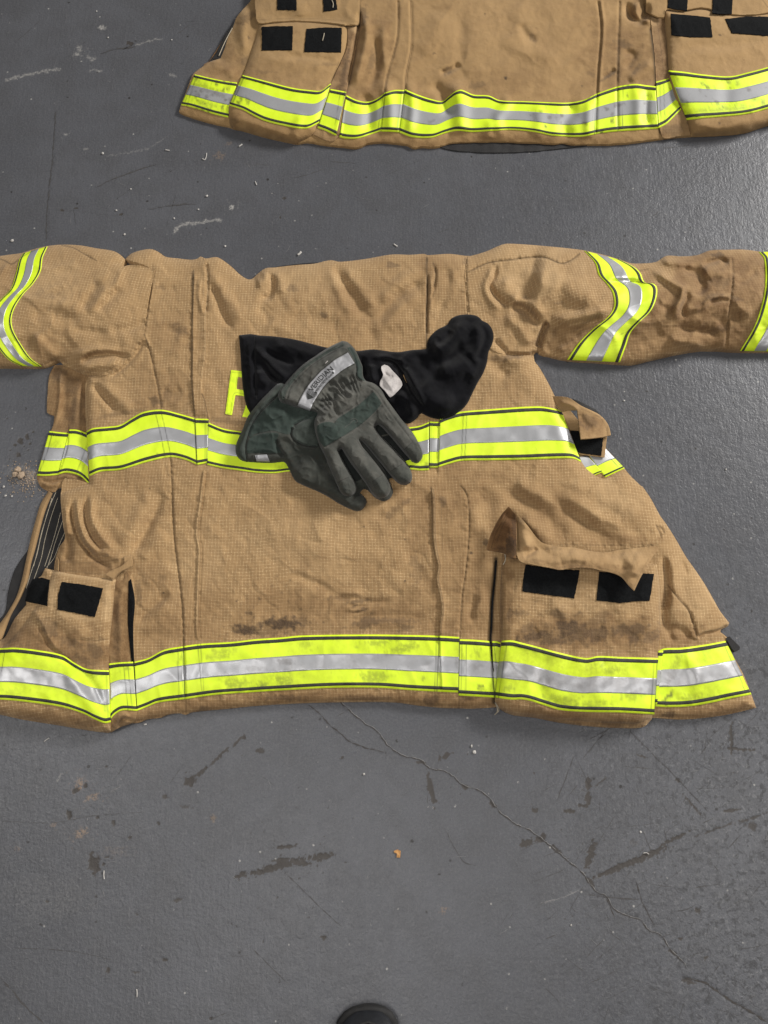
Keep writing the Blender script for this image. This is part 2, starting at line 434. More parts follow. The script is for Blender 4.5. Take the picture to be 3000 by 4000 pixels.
# =================================================================== FIRST JACKET
SLEEVE_L = N("-260,1030")+A("0,165 60,157 140,146 190,130 300,102 400,92 520,97 620,115 740,135 785,162 810,187! 790,235 830,225 920,230 1003,260! 985,340 965,440 950,560 932,672 900,745 840,822 770,888 690,940! 610,938 570,933 500,910 450,885 405,868 380,838 330,862 270,880 130,882 0,880")+N("-260,1440!")
SLEEVE_R = B("1372,170! 1352,272 1362,400 1372,540 1400,640 1480,730 1560,790 1659,806")+C("0,806 80,804 140,806! 165,770! 180,795 250,815 355,836 560,850 690,860 780,862 900,835 1100,790 1240,770 1480,780 1659,782")+N("3250,1375! 3250,960!")+C("1659,142 1600,136 1500,124 1400,125 1280,130 1200,160 1100,168 1000,165 930,205 800,215 760,210 690,185 540,145 440,125 200,100 0,86")+B("1600,90 1480,140")
BODY = (A("810,187! 850,150 930,125 990,123 1040,148 1070,170 1160,182 1240,190 1278,183 1300,168 1330,182 1400,172 1440,190 1500,235 1560,290 1610,318 1640,310")
  + B("0,290 60,246 120,240 250,225 380,215 450,198 490,193 540,203 700,186 880,156 1000,158 1090,152 1110,160 1250,152 1360,165 1400,170 1430,260 1430,540 1500,740 1659,800")+C("60,806 140,808! 148,850 175,885 230,980 270,1060 310,1150 370,1290 410,1400 445,1490 500,1560 600,1610 700,1560! 740,1570 840,1659")
  + F("845,0 900,80 960,190 1000,245 1060,340 1130,460 1190,545 1250,635 1310,740 1350,810 1408,885! 1400,905 1350,935 1385,998! 1440,1110 1500,1220 1550,1345 1582,1435! 1400,1478 1250,1500 1100,1510 920,1500 800,1500 0,1440")
  + E("1620,1430 1545,1432 1400,1440 1310,1438 1200,1435 1050,1420 900,1400 600,1398 300,1405 0,1422")+D("1500,1438 1350,1452 1230,1466 1200,1480 1160,1470 1080,1480 1040,1498 950,1510 900,1530 860,1535 800,1520 700,1400 650,900 600,700 400,700 350,560 380,400 420,340 410,260 398,150 392,60 400,10")
  + H("665,320 665,260 700,190 850,210 955,240!")+A("578,1640! 572,1560 566,1400 560,1290 554,1180 553,1060 556,990 575,945! 700,925 880,760 930,640 950,560 990,330 960,240"))
SIL1 = curve(N("-260,1030")+A("0,165 140,146 300,102 400,92 520,97 620,115 740,135 785,162 810,185 850,150 930,125 990,123 1070,170 1240,190 1300,168 1400,172 1440,190 1560,290 1640,310")
  + B("0,290 60,246 120,240 380,215 490,193 700,186 880,156 1250,152 1380,168 1480,140 1600,90 1659,86")+C("200,100 440,125 690,185 800,215 930,205 1000,165 1200,160 1280,130 1500,124 1659,142")+N("3250,960! 3250,1375!")
  + C("1659,782 1480,780 1240,770 1100,790 900,835 780,862 560,850 355,836 180,795 165,770! 148,850 230,980 310,1150 370,1290 445,1490 600,1580 740,1570 840,1659")
  + F("845,0 1000,245 1190,545 1408,885! 1400,905 1385,998! 1500,1220 1582,1435! 1250,1500 920,1500 800,1540 0,1480")
  + E("1545,1432 1400,1440 1200,1435 1050,1420 900,1400 600,1398 300,1405 0,1422")+D("1350,1452 1200,1470 950,1510 860,1535 715,1597 400,1550 0,1480")+N("-200,2790! -200,2700 60,2480 200,2250 240,2050")
  + D("392,60")+A("578,1640! 566,1400 553,1060 575,945! 610,938 500,910 380,840 270,880 130,882 0,880")+N("-260,1440!"), True, 14)
FS = Field(SIL1, 9)
f1 = [
 # sleeve stuffing
 Rg(N("-300,1250")+A("0,520 300,480 560,470 700,480"), 175, 17, taper=.0), Rg(C("100,330 400,400 700,500 1000,480 1300,450 1659,450")+N("3250,1170"), 120, 27, taper=.05),
 # left sleeve wrinkles
 Rg(A("520,862 590,815 680,802 760,808 850,835"), 13, -8), Rg(A("440,835 540,790 660,775 800,800"), 17, 6), Rg(A("510,910 600,880 700,870 790,850"), 18, 6),
 Rg(A("520,520 560,470 610,380 660,320"), 20, -4.5), Rg(A("620,515 680,480 730,430 770,350"), 20, -5), Rg(A("560,540 640,450 700,350"), 17, 3.5),
 Rg(A("200,560 300,540 420,560 520,600"), 26, -3.5), Rg(A("120,470 260,450 420,480 560,560"), 30, 3),
 Rg(A("790,240 760,330 700,420"), 14, 3.5), Rg(A("600,190 480,110 400,95"), 6, -2, taper=.1), Rg(A("700,640 640,660 560,650 470,640"), 16, -3),
 Rg(A("940,560 900,610 820,640 700,650"), 20, -4.5), Rg(A("980,230 900,245 800,215 700,200"), 12, -2.5), Rg(A("200,660 300,760 380,835"), 20, 4), Rg(A("40,760 120,720 240,700"), 18, -3),
 St(A("690,940 770,888 840,822 900,745 932,672 955,560 985,340 1003,262"), 2.2, 40, 3, .04),
 Rg(A("700,960 780,905 850,840 905,765 936,690"), 9, -4, taper=.12),
 # shoulder and neck, left half
 St(A("1262,1210 1245,1000 1245,800 1248,500 1255,260"), 4.0, 26, 3, .04), St(A("1318,185 1345,280 1345,420 1332,560 1332,800 1308,960 1310,1060 1328,1110 1348,1220"), 3.6, 22, 3, .03),
 Rg(A("1338,200 1343,300 1340,420 1330,540"), 6, -6, taper=.1),
 Rg(A("1360,330 1410,450 1450,560 1520,650"), 15, -5.5), Rg(A("1350,250 1440,380 1520,500 1600,600"), 26, 4.5),
 Rg(A("1300,300 1290,420 1320,560"), 9, 3.0), Rg(A("1060,600 1120,650 1220,640"), 18, -2.5), Rg(A("1010,340 1060,380 1150,370"), 14, -2.5),
 Rg(A("1120,820 1170,700 1200,600"), 18, 2.5), Rg(A("1040,1030 1120,1060 1180,1020"), 18, -2.5), Rg(A("590,980 640,1040 700,1110 760,1190"), 16, -6.5), Rg(A("650,960 720,1040 800,1120 860,1200"), 24, 4),
 Rg(A("936,690 975,800 1003,920 1028,1050 1045,1160"), 5, -2.2, taper=.03), Rg(A("900,740 940,700 970,760"), 8, 2.5),
 Rg(B("20,420 80,430 110,330 60,270"), 12, -6), Rg(B("0,350 50,330 80,270"), 16, 5), Rg(B("120,260 160,330 170,420"), 18, 3), Rg(B("0,500 60,540 90,620"), 18, -3),
 # the V folds on the yoke
 Rg(B("500,205 545,300 590,380 650,480 720,600"), 16, -5.5, w2=30), Rg(B("560,230 640,340 720,440 800,500"), 24, 4), Rg(B("470,220 500,330 560,450 640,580"), 22, 3.5),
 Rg(B("1100,310 1010,370 930,420 850,500 770,610"), 16, -5, w2=26), Rg(B("1090,260 980,300 860,400 800,480"), 24, 4), Rg(B("1090,400 980,470 880,560 830,660"), 24, 3.5),
 Rg(B("740,520 745,620 760,740"), 26, -3), Rg(B("200,600 330,560 450,600 600,640"), 24, -3), Rg(B("150,480 300,440 460,470"), 30, 2.5), Rg(B("30,600 200,640 360,700"), 26, 2.5),
 St(B("1110,200 1110,400 1105,560 1105,780"), 4.5, 30, 3, .05), Rg(B("1112,260 1110,400 1106,560 1106,700"), 5, -7, taper=.15), Rg(B("1150,215 1165,280 1155,360 1130,470"), 6, -5), Rg(B("1130,300 1140,400 1125,540"), 8, 3),
 Rg(B("1365,180 1358,270 1365,400 1374,540"), 5, -3, taper=.05), Rg(B("1200,220 1250,300 1240,420 1160,560"), 18, -3), Rg(B("1290,220 1270,360 1200,500"), 22, 3),
 Rg(B("1375,270 1500,212 1659,190")+C("120,175 220,178 320,214 380,195 440,150"), 5, -2.6, taper=.03),
 # right shoulder and armhole
 Rg(B("1562,205 1545,290 1515,350 1540,410 1600,470 1659,500"), 11, -7), Rg(B("1540,220 1515,300 1490,370 1520,450 1600,530"), 14, 5), Rg(B("1600,300 1630,380 1659,410")+C("60,440"), 26, 5),
 Rg(C("-20,500 60,505 130,560 170,640"), 18, -9), Rg(C("-40,450 60,455 150,500 220,570"), 20, 7), Rg(C("-60,560 20,600 80,680 150,750"), 24, 6), Rg(C("165,760 185,690 215,625 240,600"), 11, -13, taper=.1),
 Rg(C("260,640 300,680 260,750 200,770"), 26, -7), Rg(C("250,590 360,575 480,550 580,520 650,490"), 20, 9), Rg(C("390,690 430,650 500,610 590,560"), 15, -7), Rg(C("290,790 370,740 430,690"), 12, 4),
 Rg(C("300,640 380,660 400,700 320,760"), 18, -4), Rg(C("220,300 340,330 460,420 560,460"), 36, 4), Rg(C("300,470 400,500 500,470"), 22, -2.5), Rg(C("60,260 200,330 300,420"), 36, 3),
 Rg(C("-60,800 40,808 120,806 160,780"), 9, -8, taper=.15), Rg(C("-60,840 60,845 140,860"), 18, 4), Rg(B("1540,700 1590,760 1630,790"), 12, -6), Rg(B("1500,830 1580,900 1640,960"), 22, -4), Rg(B("1640,870")+C("60,900 120,1000 180,1120"), 32, 3),
 # forearm
 Rg(C("620,340 720,330 860,340"), 12, -5), Rg(C("600,300 720,300 850,305"), 14, 3), Rg(C("900,240 980,300 1060,350 1105,375 1100,440 1060,520 1050,590"), 15, 9), Rg(C("1125,370 1130,430 1105,520 1130,580"), 13, -8),
 Rg(C("1080,240 1160,260 1220,300 1230,370 1190,440"), 18, -8), Rg(C("960,200 1080,215 1200,240"), 14, 5), Rg(C("1230,225 1290,205 1360,190 1400,230"), 11, -7), Rg(C("1230,260 1320,270 1400,300"), 22, 6),
 Rg(C("930,420 960,480 1010,520 1030,590"), 14, -4), Rg(C("1150,520 1230,500 1290,440 1420,425"), 12, 5), Rg(C("1270,470 1340,450 1420,455"), 10, -5), Rg(C("1060,620 1160,640 1280,660 1350,700"), 16, -6), Rg(C("1000,700 1120,720 1250,740"), 18, 5),
 Rg(C("1425,170 1430,300 1420,420 1400,600 1385,770"), 5, -3, taper=.05), Rg(C("1450,350 1520,300 1600,260"), 18, -3), Rg(C("760,680 850,600 900,560 1000,430"), 20, 3.5), Rg(C("820,760 900,720 980,640"), 22, -3.5),
 Rg(C("1330,620 1420,560 1500,560"), 18, -5), Rg(C("1440,440 1500,520 1560,540"), 18, 4), Rg(C("560,860 640,740 700,660"), 18, 2.5),
 # body, pleats and side seams below the chest band
 St(E("1205,1340 1190,960 1195,880 1207,800 1192,700 1170,600 1182,520 1165,450 1150,330 1146,100 1135,0"), 3.4, 18, 3, .02), Rg(E("1142,20 1152,100 1155,330 1172,450 1187,520 1175,600 1196,700 1211,800 1199,880 1194,960"), 5, 3.2, taper=.02),
 St(E("1330,0 1365,60 1378,180 1375,350 1355,560 1335,700 1325,850 1320,990 1312,1340"), 1.8, 30, 3, .02), Rg(E("1330,0 1365,60 1378,180 1375,350 1355,560 1335,700 1325,850 1320,990"), 4, -2, taper=.02),
 St(B("1190,1225 1185,1380 1180,1540"), -3.5, 26, 3, .0), St(B("1122,1240 1120,1380 1120,1550"), 3.0, 22, 3, .0),
 Rg(A("1105,1470 1115,1659")+D("1120,140 1130,330 1150,500 1170,660 1185,830 1190,1030 1200,1380"), 4.5, -2.4, taper=.02), St(D("1118,20 1130,330 1150,500 1170,660 1185,830 1190,1030 1200,1380"), -1.8, 26, 3, .02),
 Rg(A("1325,1550 1310,1659")+D("1295,130 1280,210 1275,320 1290,400 1285,560 1280,700 1275,900 1285,1000"), 5, 3.6, taper=.02), Rg(A("1338,1560 1324,1659")+D("1309,130 1294,210 1288,320 1303,400 1298,560 1293,700 1288,900 1298,1000"), 5, -2.2, taper=.02),
 Rg(D("840,460 920,340 1000,180 1060,40"), 18, -6), Rg(D("780,400 860,260 930,130 980,0"), 26, 4), Rg(D("900,480 1000,380 1090,300"), 22, 3), Rg(D("880,900 960,800 1060,720 1110,680"), 18, -5), Rg(D("920,640 1040,560 1120,500"), 26, 3),
 Rg(D("480,60 470,160 490,260 530,360 640,480"), 11, -7), Rg(D("505,60 500,160 520,260 560,350 660,450"), 13, 6), Rg(D("575,40 555,120 560,220 600,330 680,430"), 9, -6), Rg(D("600,40 590,130 600,220 660,330 760,440"), 16, 6), Rg(D("425,120 430,250 450,340"), 10, 4), Rg(D("440,300 450,400 420,500"), 16, -7),
 Rg(D("560,420 640,480 720,530"), 12, -6), Rg(D("640,400 740,460 800,470"), 14, 4), St(D("852,560 870,720 865,900 870,1140"), 3.5, 60, 4, .08), Rg(D("1000,880 1080,800 1150,900"), 26, 2),
 # broad rises across the back
 Rg(E("0,60 300,120 620,100 1000,90"), 90, 3.5), Rg(E("100,500 400,440 800,470 1100,560"), 80, 3), Rg(E("200,640 230,580 330,600 480,680 560,720"), 17, -3.2), Rg(E("440,790 500,730 620,720 780,750 900,730"), 13, -3.4), Rg(E("580,760 660,780 720,770"), 6, -2.2), Rg(E("590,800 650,800 710,790"), 6, 2.2), Rg(E("600,830 680,815 730,790"), 5, -2.5), Rg(E("450,760 560,700 700,690"), 16, 2.5), Rg(E("600,860 800,840 1050,850 1150,880"), 18, -2.4), Rg(E("640,900 820,880 1000,890"), 18, 2.2),
 Rg(E("0,330 200,300 450,260 650,200"), 50, 3), Rg(E("0,820 200,800 330,860"), 26, -2), Rg(E("940,480 1030,440 1060,560 1080,650"), 26, -2.4), Rg(E("380,200 420,330 400,480"), 60, 2.5), Rg(E("760,180 850,200 900,130"), 18, -2.2), Rg(E("820,560 960,640 1100,640"), 36, 2),
 # right side
 Rg(F("-60,0 40,80 140,130 240,220 300,290 420,340"), 34, -6), Rg(F("0,-60 120,30 250,110 330,200"), 30, 6), Rg(F("180,110 330,150 450,230 560,320 690,365"), 36, -6.5), Rg(F("250,60 420,110 560,200 720,300 860,340"), 26, 7), Rg(F("560,220 700,290 860,300"), 18, -4), Rg(F("60,200 160,280 260,350"), 28, 5), Rg(F("-50,150 40,240 150,340"), 22, -5),
 Rg(E("1420,0 1480,80 1560,160"), 24, -4), Rg(E("1400,120 1430,260 1460,330"), 26, 3), Rg(F("300,0 500,40 700,130 900,280"), 40, 4), Rg(F("935,250 970,330"), 7, -3, taper=.2), Rg(F("960,260 990,300"), 6, -3, taper=.2),
 Rg(F("970,420 1000,560 1000,720 970,840"), 15, -9), Rg(F("1010,640 1080,730 1140,800 1175,890 1200,990"), 6, -3.2, taper=.06), Rg(F("1010,420 1040,560 1050,700 1040,900"), 30, 7), Rg(F("1100,480 1140,580"), 9, -3), Rg(F("1200,980 1260,950 1330,940 1400,905"), 7, -6, taper=.1), St(F("1408,890 1330,930 1220,960 1190,1000"), 3.5, 36, 4, .06),
 Rg(F("990,930 1090,930 1160,990"), 18, -5), Rg(F("980,800 1000,930 1060,1020"), 14, -5), Rg(F("1050,1100 1150,1120 1200,1260 1190,1400"), 24, 3), Rg(E("1395,900 1400,780 1440,700"), 16, -4), Rg(E("1470,560 1460,700 1430,860"), 20, 3),
 Bf(A, "556,1300", 90, 420, 0, 7), Bf(C, "330,1250", 90, 260, -20, 8), Bf(D, "860,1480", 60, 60, 0, 3), Bf(D, "400,200", 60, 160, 0, 5),
 Rg(E("30,-60 200,-50 400,-20"), 30, 2.5), Rg(D("850,1010 1000,960 1150,1000"), 26, -2.5),
]
f1 = gain(f1, 1.3)
puck = [curve(q, step=16) for q in (A("936,690 975,800 1003,920 1028,1050 1045,1160"), A("1105,1470 1115,1659")+D("1120,140 1130,330 1150,500 1170,660 1185,830 1190,1030"), A("1262,1210 1245,1000 1245,800 1248,500 1255,260"), A("1345,280 1345,420 1332,560 1332,800 1308,960"), B("1110,200 1110,400 1105,560 1105,780"), B("1365,180 1358,270 1365,400 1374,540"), B("1375,270 1500,212 1659,190")+C("120,175 220,178 320,214 380,195 440,150"),
  E("1135,0 1150,330 1165,450 1182,520 1170,600 1192,700 1207,800 1195,880 1190,960"), E("1330,0 1375,180 1375,350 1355,560 1335,700 1325,850 1320,990"), A("690,940 770,888 840,822 900,745 932,672 955,560 985,340 1003,262"), F("1010,640 1080,730 1140,800 1175,890 1200,990"), D("1305,60 1280,210 1275,320 1290,400 1285,560 1280,700 1275,900"), F("300,378 600,380 860,378 955,378"), E("0,1395 300,1378 600,1374 900,1376 1050,1396 1200,1409 1400,1414"), D("900,1490 1100,1450 1300,1430 1640,1400"), C("1425,160 1430,300 1420,420 1400,600"), F("950,1480 1250,1470 1560,1410"))]
bandc = [curve(q, step=30) for q in (A("238,1450 400,1440 560,1440 800,1400 1050,1315 1200,1350 1345,1370 1600,1440")+B("500,1470 1120,1400 1500,1325 1659,1318")+C("200,1315 400,1330"), D("0,1215 400,1260 700,1350 880,1300 1060,1240 1600,1160")+E("300,1140 1000,1140 1500,1180")+F("100,1200 480,1280 900,1290 1250,1210 1470,1170"), A("225,110 190,260 60,480 60,700 190,880"), C("580,160 700,300 800,420 740,560 600,700 520,850"))]
def bandmask(x, y, cs, w=88):
    m = np.zeros(x.shape)
    for c in cs:
        i, d, sd, t = linedist(x, y, c, w*1.6)
        if len(i): m[i] = np.maximum(m[i], np.exp(-(d/w)**6))
    return m
def H1(x, y):
    d = pos(FS, x, y)
    h = 7+9*(1-np.exp(-d/14))+9*(1-np.exp(-d/60))+relief(x, y, f1)
    k = sstep(0, 60, d)
    h = h+k*(3.0*fbm(x, y, 330, 5, 2)+1.3*fbm(x, y, 90, 9, 2))
    k2 = k*(1-.9*bandmask(x, y, bandc)); h = h+k2*(.5*fbm(x, y, 45, 10, 2)+.35*fbm(x, y, 26, 12, 2))+.5*(1-k)*fbm(x, y, 30, 4, 2)
    for kk, q in enumerate(puck): h = h+k2*pucker(x, y, q, 1.25, 13, 15., kk)
    slv = np.maximum(sstep(420, 250, x+.2*(y-900)), sstep(2150, 2350, x))*sstep(1500, 1300, y)
    h = h+k*(1.4+2.2*slv)*ridged(x, y, 210, 15, 2)+k2*(.3*fbm(x, y, 100, 16, 2)-1.0*ridged(x, y, 130, 19, 2)+.9*ridged(x, y, 70, 22, 2)*(.4+.6*slv))
    return np.maximum(h, 2.5)*.001
def H1o(o): return lambda x, y: H1(x, y)+o*.001
C1 = P(1450, 1900, 0.0)
jk = thing('turnout_jacket', tuple(C1), 'tan firefighter coat spread face down, sleeves out, gloves and black hood on it', 'jacket')
hem_soil = [bl(D, "1300,1420", 400, 50, -3, .6), bl(E, "300,1370", 500, 45, 0, .7), bl(E, "1000,1380", 400, 45, 3, .7), bl(E, "1420,1400", 200, 50, 0, .8), bl(F, "1300,1460", 330, 50, -6, .75), bl(D, "950,1490", 200, 50, -10, .6)]
soil1 = hem_soil+[bl(E, "1250,300", 260, 500, 0, .45), bl(E, "1400,700", 220, 380, 0, .5), bl(F, "150,200", 420, 220, 20, .45), bl(B, "760,560", 330, 200, 0, .35), bl(E, "300,820", 500, 170, 0, .45), bl(E, "900,850", 400, 140, 0, .5),
 bl(D, "1300,850", 200, 260, 0, .3), bl(D, "980,780", 160, 330, 0, .35), bl(A, "1050,1050", 160, 200, 0, .4), bl(F, "1040,960", 180, 90, 0, .6), bl(D, "560,420", 220, 130, 0, .45), bl(D, "600,520", 250, 60, 4, .7), bl(A, "1120,650", 200, 120, 0, .35), bl(B, "1200,300", 130, 200, 0, .4), bl(E, "1000,60", 200, 80, 0, .4), bl(B, "1500,1600", 200, 60, 0, .4), bl(F, "600,340", 400, 50, 2, .5), bl(D, "430,380", 60, 160, 0, .7)]
dirt1 = [bl(E, "170,890", 150, 42, -2, .9), bl(E, "60,940", 90, 34, 0, .5), bl(D, "1610,930", 100, 38, 2, .85), bl(D, "1590,940", 60, 26, 0, .95), bl(D, "1620,820", 24, 14, 0, .6), bl(E, "660,745", 80, 16, -8, .6), bl(E, "690,800", 50, 13, -15, .6), bl(E, "640,775", 30, 9, -25, .6), bl(E, "715,880", 90, 45, -15, .62), bl(E, "900,870", 170, 22, 3, .45), bl(E, "970,915", 50, 28, 0, .55), bl(E, "540,725", 80, 14, 0, .35), bl(E, "290,880", 60, 40, 0, .4),
 bl(E, "1040,540", 40, 120, -5, .3), bl(E, "860,190", 26, 30, 30, .45), bl(E, "900,150", 50, 24, -20, .3), bl(E, "1210,95", 30, 40, 0, .45), bl(E, "980,95", 40, 20, -30, .4), bl(B, "440,545", 28, 20, 20, .6), bl(B, "235,372", 38, 26, 0, .4), bl(B, "880,228", 40, 26, 10, .5), bl(B, "1360,200", 20, 26, 0, .45), bl(B, "940,420", 60, 22, -35, .25),
 bl(A, "1010,1105", 44, 34, 0, .55), bl(A, "1085,1060", 34, 50, 10, .4), bl(A, "690,660", 50, 16, 0, .4), bl(A, "1170,650", 60, 26, 10, .35), bl(A, "1140,610", 26, 14, 0, .4), bl(A, "380,790", 24, 14, 0, .5), bl(A, "1040,370", 36, 14, 20, .35), bl(D, "1050,600", 36, 30, 0, .3), bl(D, "900,690", 26, 90, 0, .35), bl(D, "690,450", 24, 16, 0, .4),
 bl(E, "1395,430", 10, 12, 0, .8), bl(E, "965,610", 8, 8, 0, .9), bl(E, "700,262", 6, 7, 0, .8), bl(D, "1060,690", 7, 7, 0, .8), bl(D, "970,15", 7, 7, 0, .8), bl(E, "965,345", 5, 8, 0, .8), bl(D, "1535,745", 6, 6, 0, .7), bl(E, "1130,1385", 60, 34, 0, .6), bl(E, "180,1370", 140, 22, 2, .55), bl(E, "700,1370", 200, 16, 0, .4), bl(D, "1320,1450", 50, 30, 0, .5), bl(F, "1020,1480", 50, 22, 0, .6), bl(E, "1490,360", 22, 26, 0, .7), bl(E, "1360,1370", 40, 26, 0, .5),
 bl(F, "1130,1060", 60, 24, 0, .4), bl(A, "150,260", 10, 10, 0, .3), bl(A, "1500,1240", 160, 20, 8, .4), bl(A, "760,1190", 160, 16, -12, .35), bl(C, "0,820", 80, 16, 0, .5), bl(B, "1560,830", 90, 22, 8, .5), bl(A, "1240,760", 14, 30, 0, .4), bl(A, "1245,320", 12, 60, 0, .45)]
seams1 = [LN(A("936,672 975,800 1003,920 1028,1050 1045,1160"), 2.6, .6), LN(A("1105,1470 1115,1659")+D("1120,140 1130,330 1150,500 1170,660 1185,830 1190,1030"), 2.6, .6), LN(A("1262,1210 1245,1000 1245,800 1248,500 1255,260"), 3, .75),
 LN(A("1348,1220 1328,1110 1310,1060"), 3.2, .8), LN(A("1318,185 1345,290 1345,420 1332,560 1332,800 1308,960"), 2.4, .5), LN(B("1108,180 1108,400 1105,560 1105,780"), 4, .95), LN(B("1150,215 1165,280 1155,360"), 3.4, .6),
 LN(B("1372,172 1358,270 1365,400 1374,540"), 2.4, .45, 16), LN(B("1375,270 1500,212 1659,190")+C("120,175 220,178 320,214 380,195 440,150"), 2.4, .7), LN(A("1003,262 985,340 965,440 950,560 932,672"), 2.4, .55), LN(A("860,220 920,230 1003,260"), 2.4, .6, 14),
 LN(E("1148,20 1158,100 1162,330 1179,450 1194,520 1182,600 1203,700 1216,800 1204,880 1199,960"), 2.6, .65), LN(E("1135,0 1140,100 1143,330 1158,450"), 2.2, .5), LN(E("1200,80 1205,250 1210,420"), 1.8, .3), LN(E("1330,0 1367,60 1380,180 1378,350 1358,560 1338,700 1328,850 1322,990"), 2.4, .65), LN(E("1555,470 1545,600 1530,750 1525,900 1520,1000 1525,1080 1542,1400"), 8.5, 1.2),  # wide last line paints the dark gap beside the right pocket
 LN(D("1316,0 1303,130 1288,210 1283,320 1298,400 1293,560 1288,700 1283,900 1293,1000"), 2.4, .55), LN(E("1316,1345 1312,1440"), 2.2, .5), LN(E("1178,1335 1175,1430"), 2, .4), LN(D("1205,1380 1205,1470"), 2, .45),
 LN(F("1010,640 1080,730 1140,800 1175,890 1200,990"), 2.6, .65), LN(F("1200,912 1300,885 1360,850"), 1.8, .3, 10), LN(F("935,250 970,330"), 2.6, .6), LN(F("960,256 990,300"), 2.6, .6), LN(F("300,378 600,380 860,378 955,378"), 2.2, .45, 12), LN(F("1190,900 1220,985"), 2, .35, 10),
 LN(E("0,1400 300,1385 600,1380 900,1382 1050,1402 1200,1415 1400,1420"), 1.6, .3), LN(F("950,1485 1250,1475 1560,1415"), 1.6, .3), LN(A("870,960 780,985 700,975 640,960"), 1.8, .28, 12), LN(D("380,545 560,560 760,580"), 2, .3), LN(D("400,490 560,495 680,490 800,460"), 2, .35)]
wear1 = [LN(E("1143,20 1150,100 1154,330 1170,450 1186,520 1174,600 1195,700 1209,800 1197,880"), 2.2, .8), LN(D("1305,60 1294,130 1279,210 1274,320 1289,400 1284,560 1279,700 1274,900"), 2.2, .7), LN(A("1342,230 1345,420 1330,560 1330,800 1306,960"), 2, .6), LN(A("553,990 553,1200 560,1290"), 3, .5), LN(D("400,40 398,150 412,260 422,340"), 2.5, .6), LN(D("482,100 490,260"), 2.5, .35), bl(D, "1290,480", 200, 300, 0, .16), bl(A, "300,300", 300, 160, 0, .16), bl(B, "300,320", 300, 120, 0, .2), bl(C, "200,250", 300, 150, 0, .25), bl(F, "1180,700", 130, 220, -30, .2), bl(F, "650,80", 200, 120, 20, .25), bl(E, "300,300", 400, 250, 0, .14), LN(F("1408,885 1300,740 1190,545"), 4, .4), LN(E("60,1420 300,1403 600,1396 900,1398"), 3, .4)]
back = sheet('back_panel', BODY, H1, M['canvas'], jk, 3.6, skirt=zflat, attrf=attrs(seams1, dirt1, soil1, wear1, .22))
soilR = [bl(C, "1250,450", 420, 330, 0, 1.0), bl(C, "1000,700", 300, 150, 0, .6), bl(C, "330,700", 180, 110, 0, .55), bl(C, "1450,650", 200, 150, 0, .8)]
sheet('sleeve', SLEEVE_L, H1o(1.2), M['canvas'], jk, 3.6, skirt=zflat, uvrot=.12, attrf=attrs([LN(A("400,95 480,115 540,150 625,195"), 2.2, .7), LN(A("0,185 40,200 75,220 120,190"), 2.6, .7), LN(A("660,925 760,870 830,805 885,730"), 1.8, .3, 12)], [bl(A, "310,420", 60, 30, 0, .3), bl(A, "620,340", 20, 26, 0, .3)], [bl(A, "330,780", 200, 90, 20, .5), bl(A, "60,300", 100, 160, 0, .3)], wear=[bl(A, "300,330", 260, 150, 0, .18)], base_soil=.2, seed=21))
sheet('sleeve', SLEEVE_R, H1o(1.2), M['canvas'], jk, 3.6, skirt=zflat, uvrot=-.10, attrf=attrs([LN(B("1375,270 1500,212 1659,190")+C("120,175 220,178 320,214 380,195 440,150"), 2.6, .8), LN(C("1425,160 1430,300 1420,420 1400,600"), 2, .35), LN(C("830,262 885,250"), 2.4, .6), LN(C("0,795 120,792"), 1.6, .3, 10)],
  [bl(C, "80,440", 30, 8, 0, .4), bl(C, "310,470", 30, 12, -20, .35), bl(C, "1330,160", 50, 20, 0, .6), bl(C, "1310,430", 60, 30, -10, .35), bl(C, "1360,330", 80, 40, 0, .3), bl(C, "1450,440", 60, 14, 20, .4), bl(C, "1340,640", 90, 26, -10, .4)], soilR, wear=[bl(C, "150,250", 300, 160, 0, .3), LN(C("1300,430 1420,422 1480,470"), 2.4, .5), LN(C("1427,300 1425,440 1405,600"), 2.4, .35)], base_soil=.2, seed=33))
# ---- reflective trim: yellow band, silver stripe, dark piping
def trim(T, Bm, zf, parent, st=(), dirt=(), soil=(), seed=0, off=1.6, base=.14, vs=(.36, .655), far=False):
    af = attrs(st, dirt, soil, (), base, seed)
    nv = 14 if far else 22; sp = 4.5 if far else 3.6
    o = ribbon('reflective_trim', T, Bm, zf, M['yellow'], parent, 0, 1, nv, off*.001, af, sp)
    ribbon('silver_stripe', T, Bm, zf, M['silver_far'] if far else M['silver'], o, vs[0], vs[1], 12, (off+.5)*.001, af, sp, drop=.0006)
    ribbon('piping', T, Bm, zf, M['piping'], o, .030, .092, 6, (off+.5)*.001, None, sp, .0009)
    ribbon('piping', T, Bm, zf, M['piping'], o, .903, .962, 6, (off+.5)*.001, None, sp, .0009)
    return o
SX = dict(w=1.7, a=.75)
st_ch = [LN(A("1005,1175 1040,1320 1070,1470"), **SX), LN(A("1042,1165 1075,1310 1108,1468"), **SX), LN(A("1262,1215 1275,1515"), 2.6, .9), LN(A("1348,1225 1340,1515"), 2.4, .8), LN(A("1330,1235 1328,1505"), 1.4, .5),
         LN(B("1124,1240 1122,1545"), 2.6, .95), LN(B("1190,1230 1182,1535"), 2.2, .8), LN(B("1345,1180 1330,1490"), 1.7, .7), LN(B("1367,1175 1352,1490"), 1.7, .7), LN(B("1136,1250 1134,1535"), 1.3, .5),
         LN(A("340,1310 300,1450 245,1590"), 1.7, .8), LN(A("560,1400 490,1590"), 1.6, .75), LN(A("578,1440 520,1590"), 1.6, .75)]
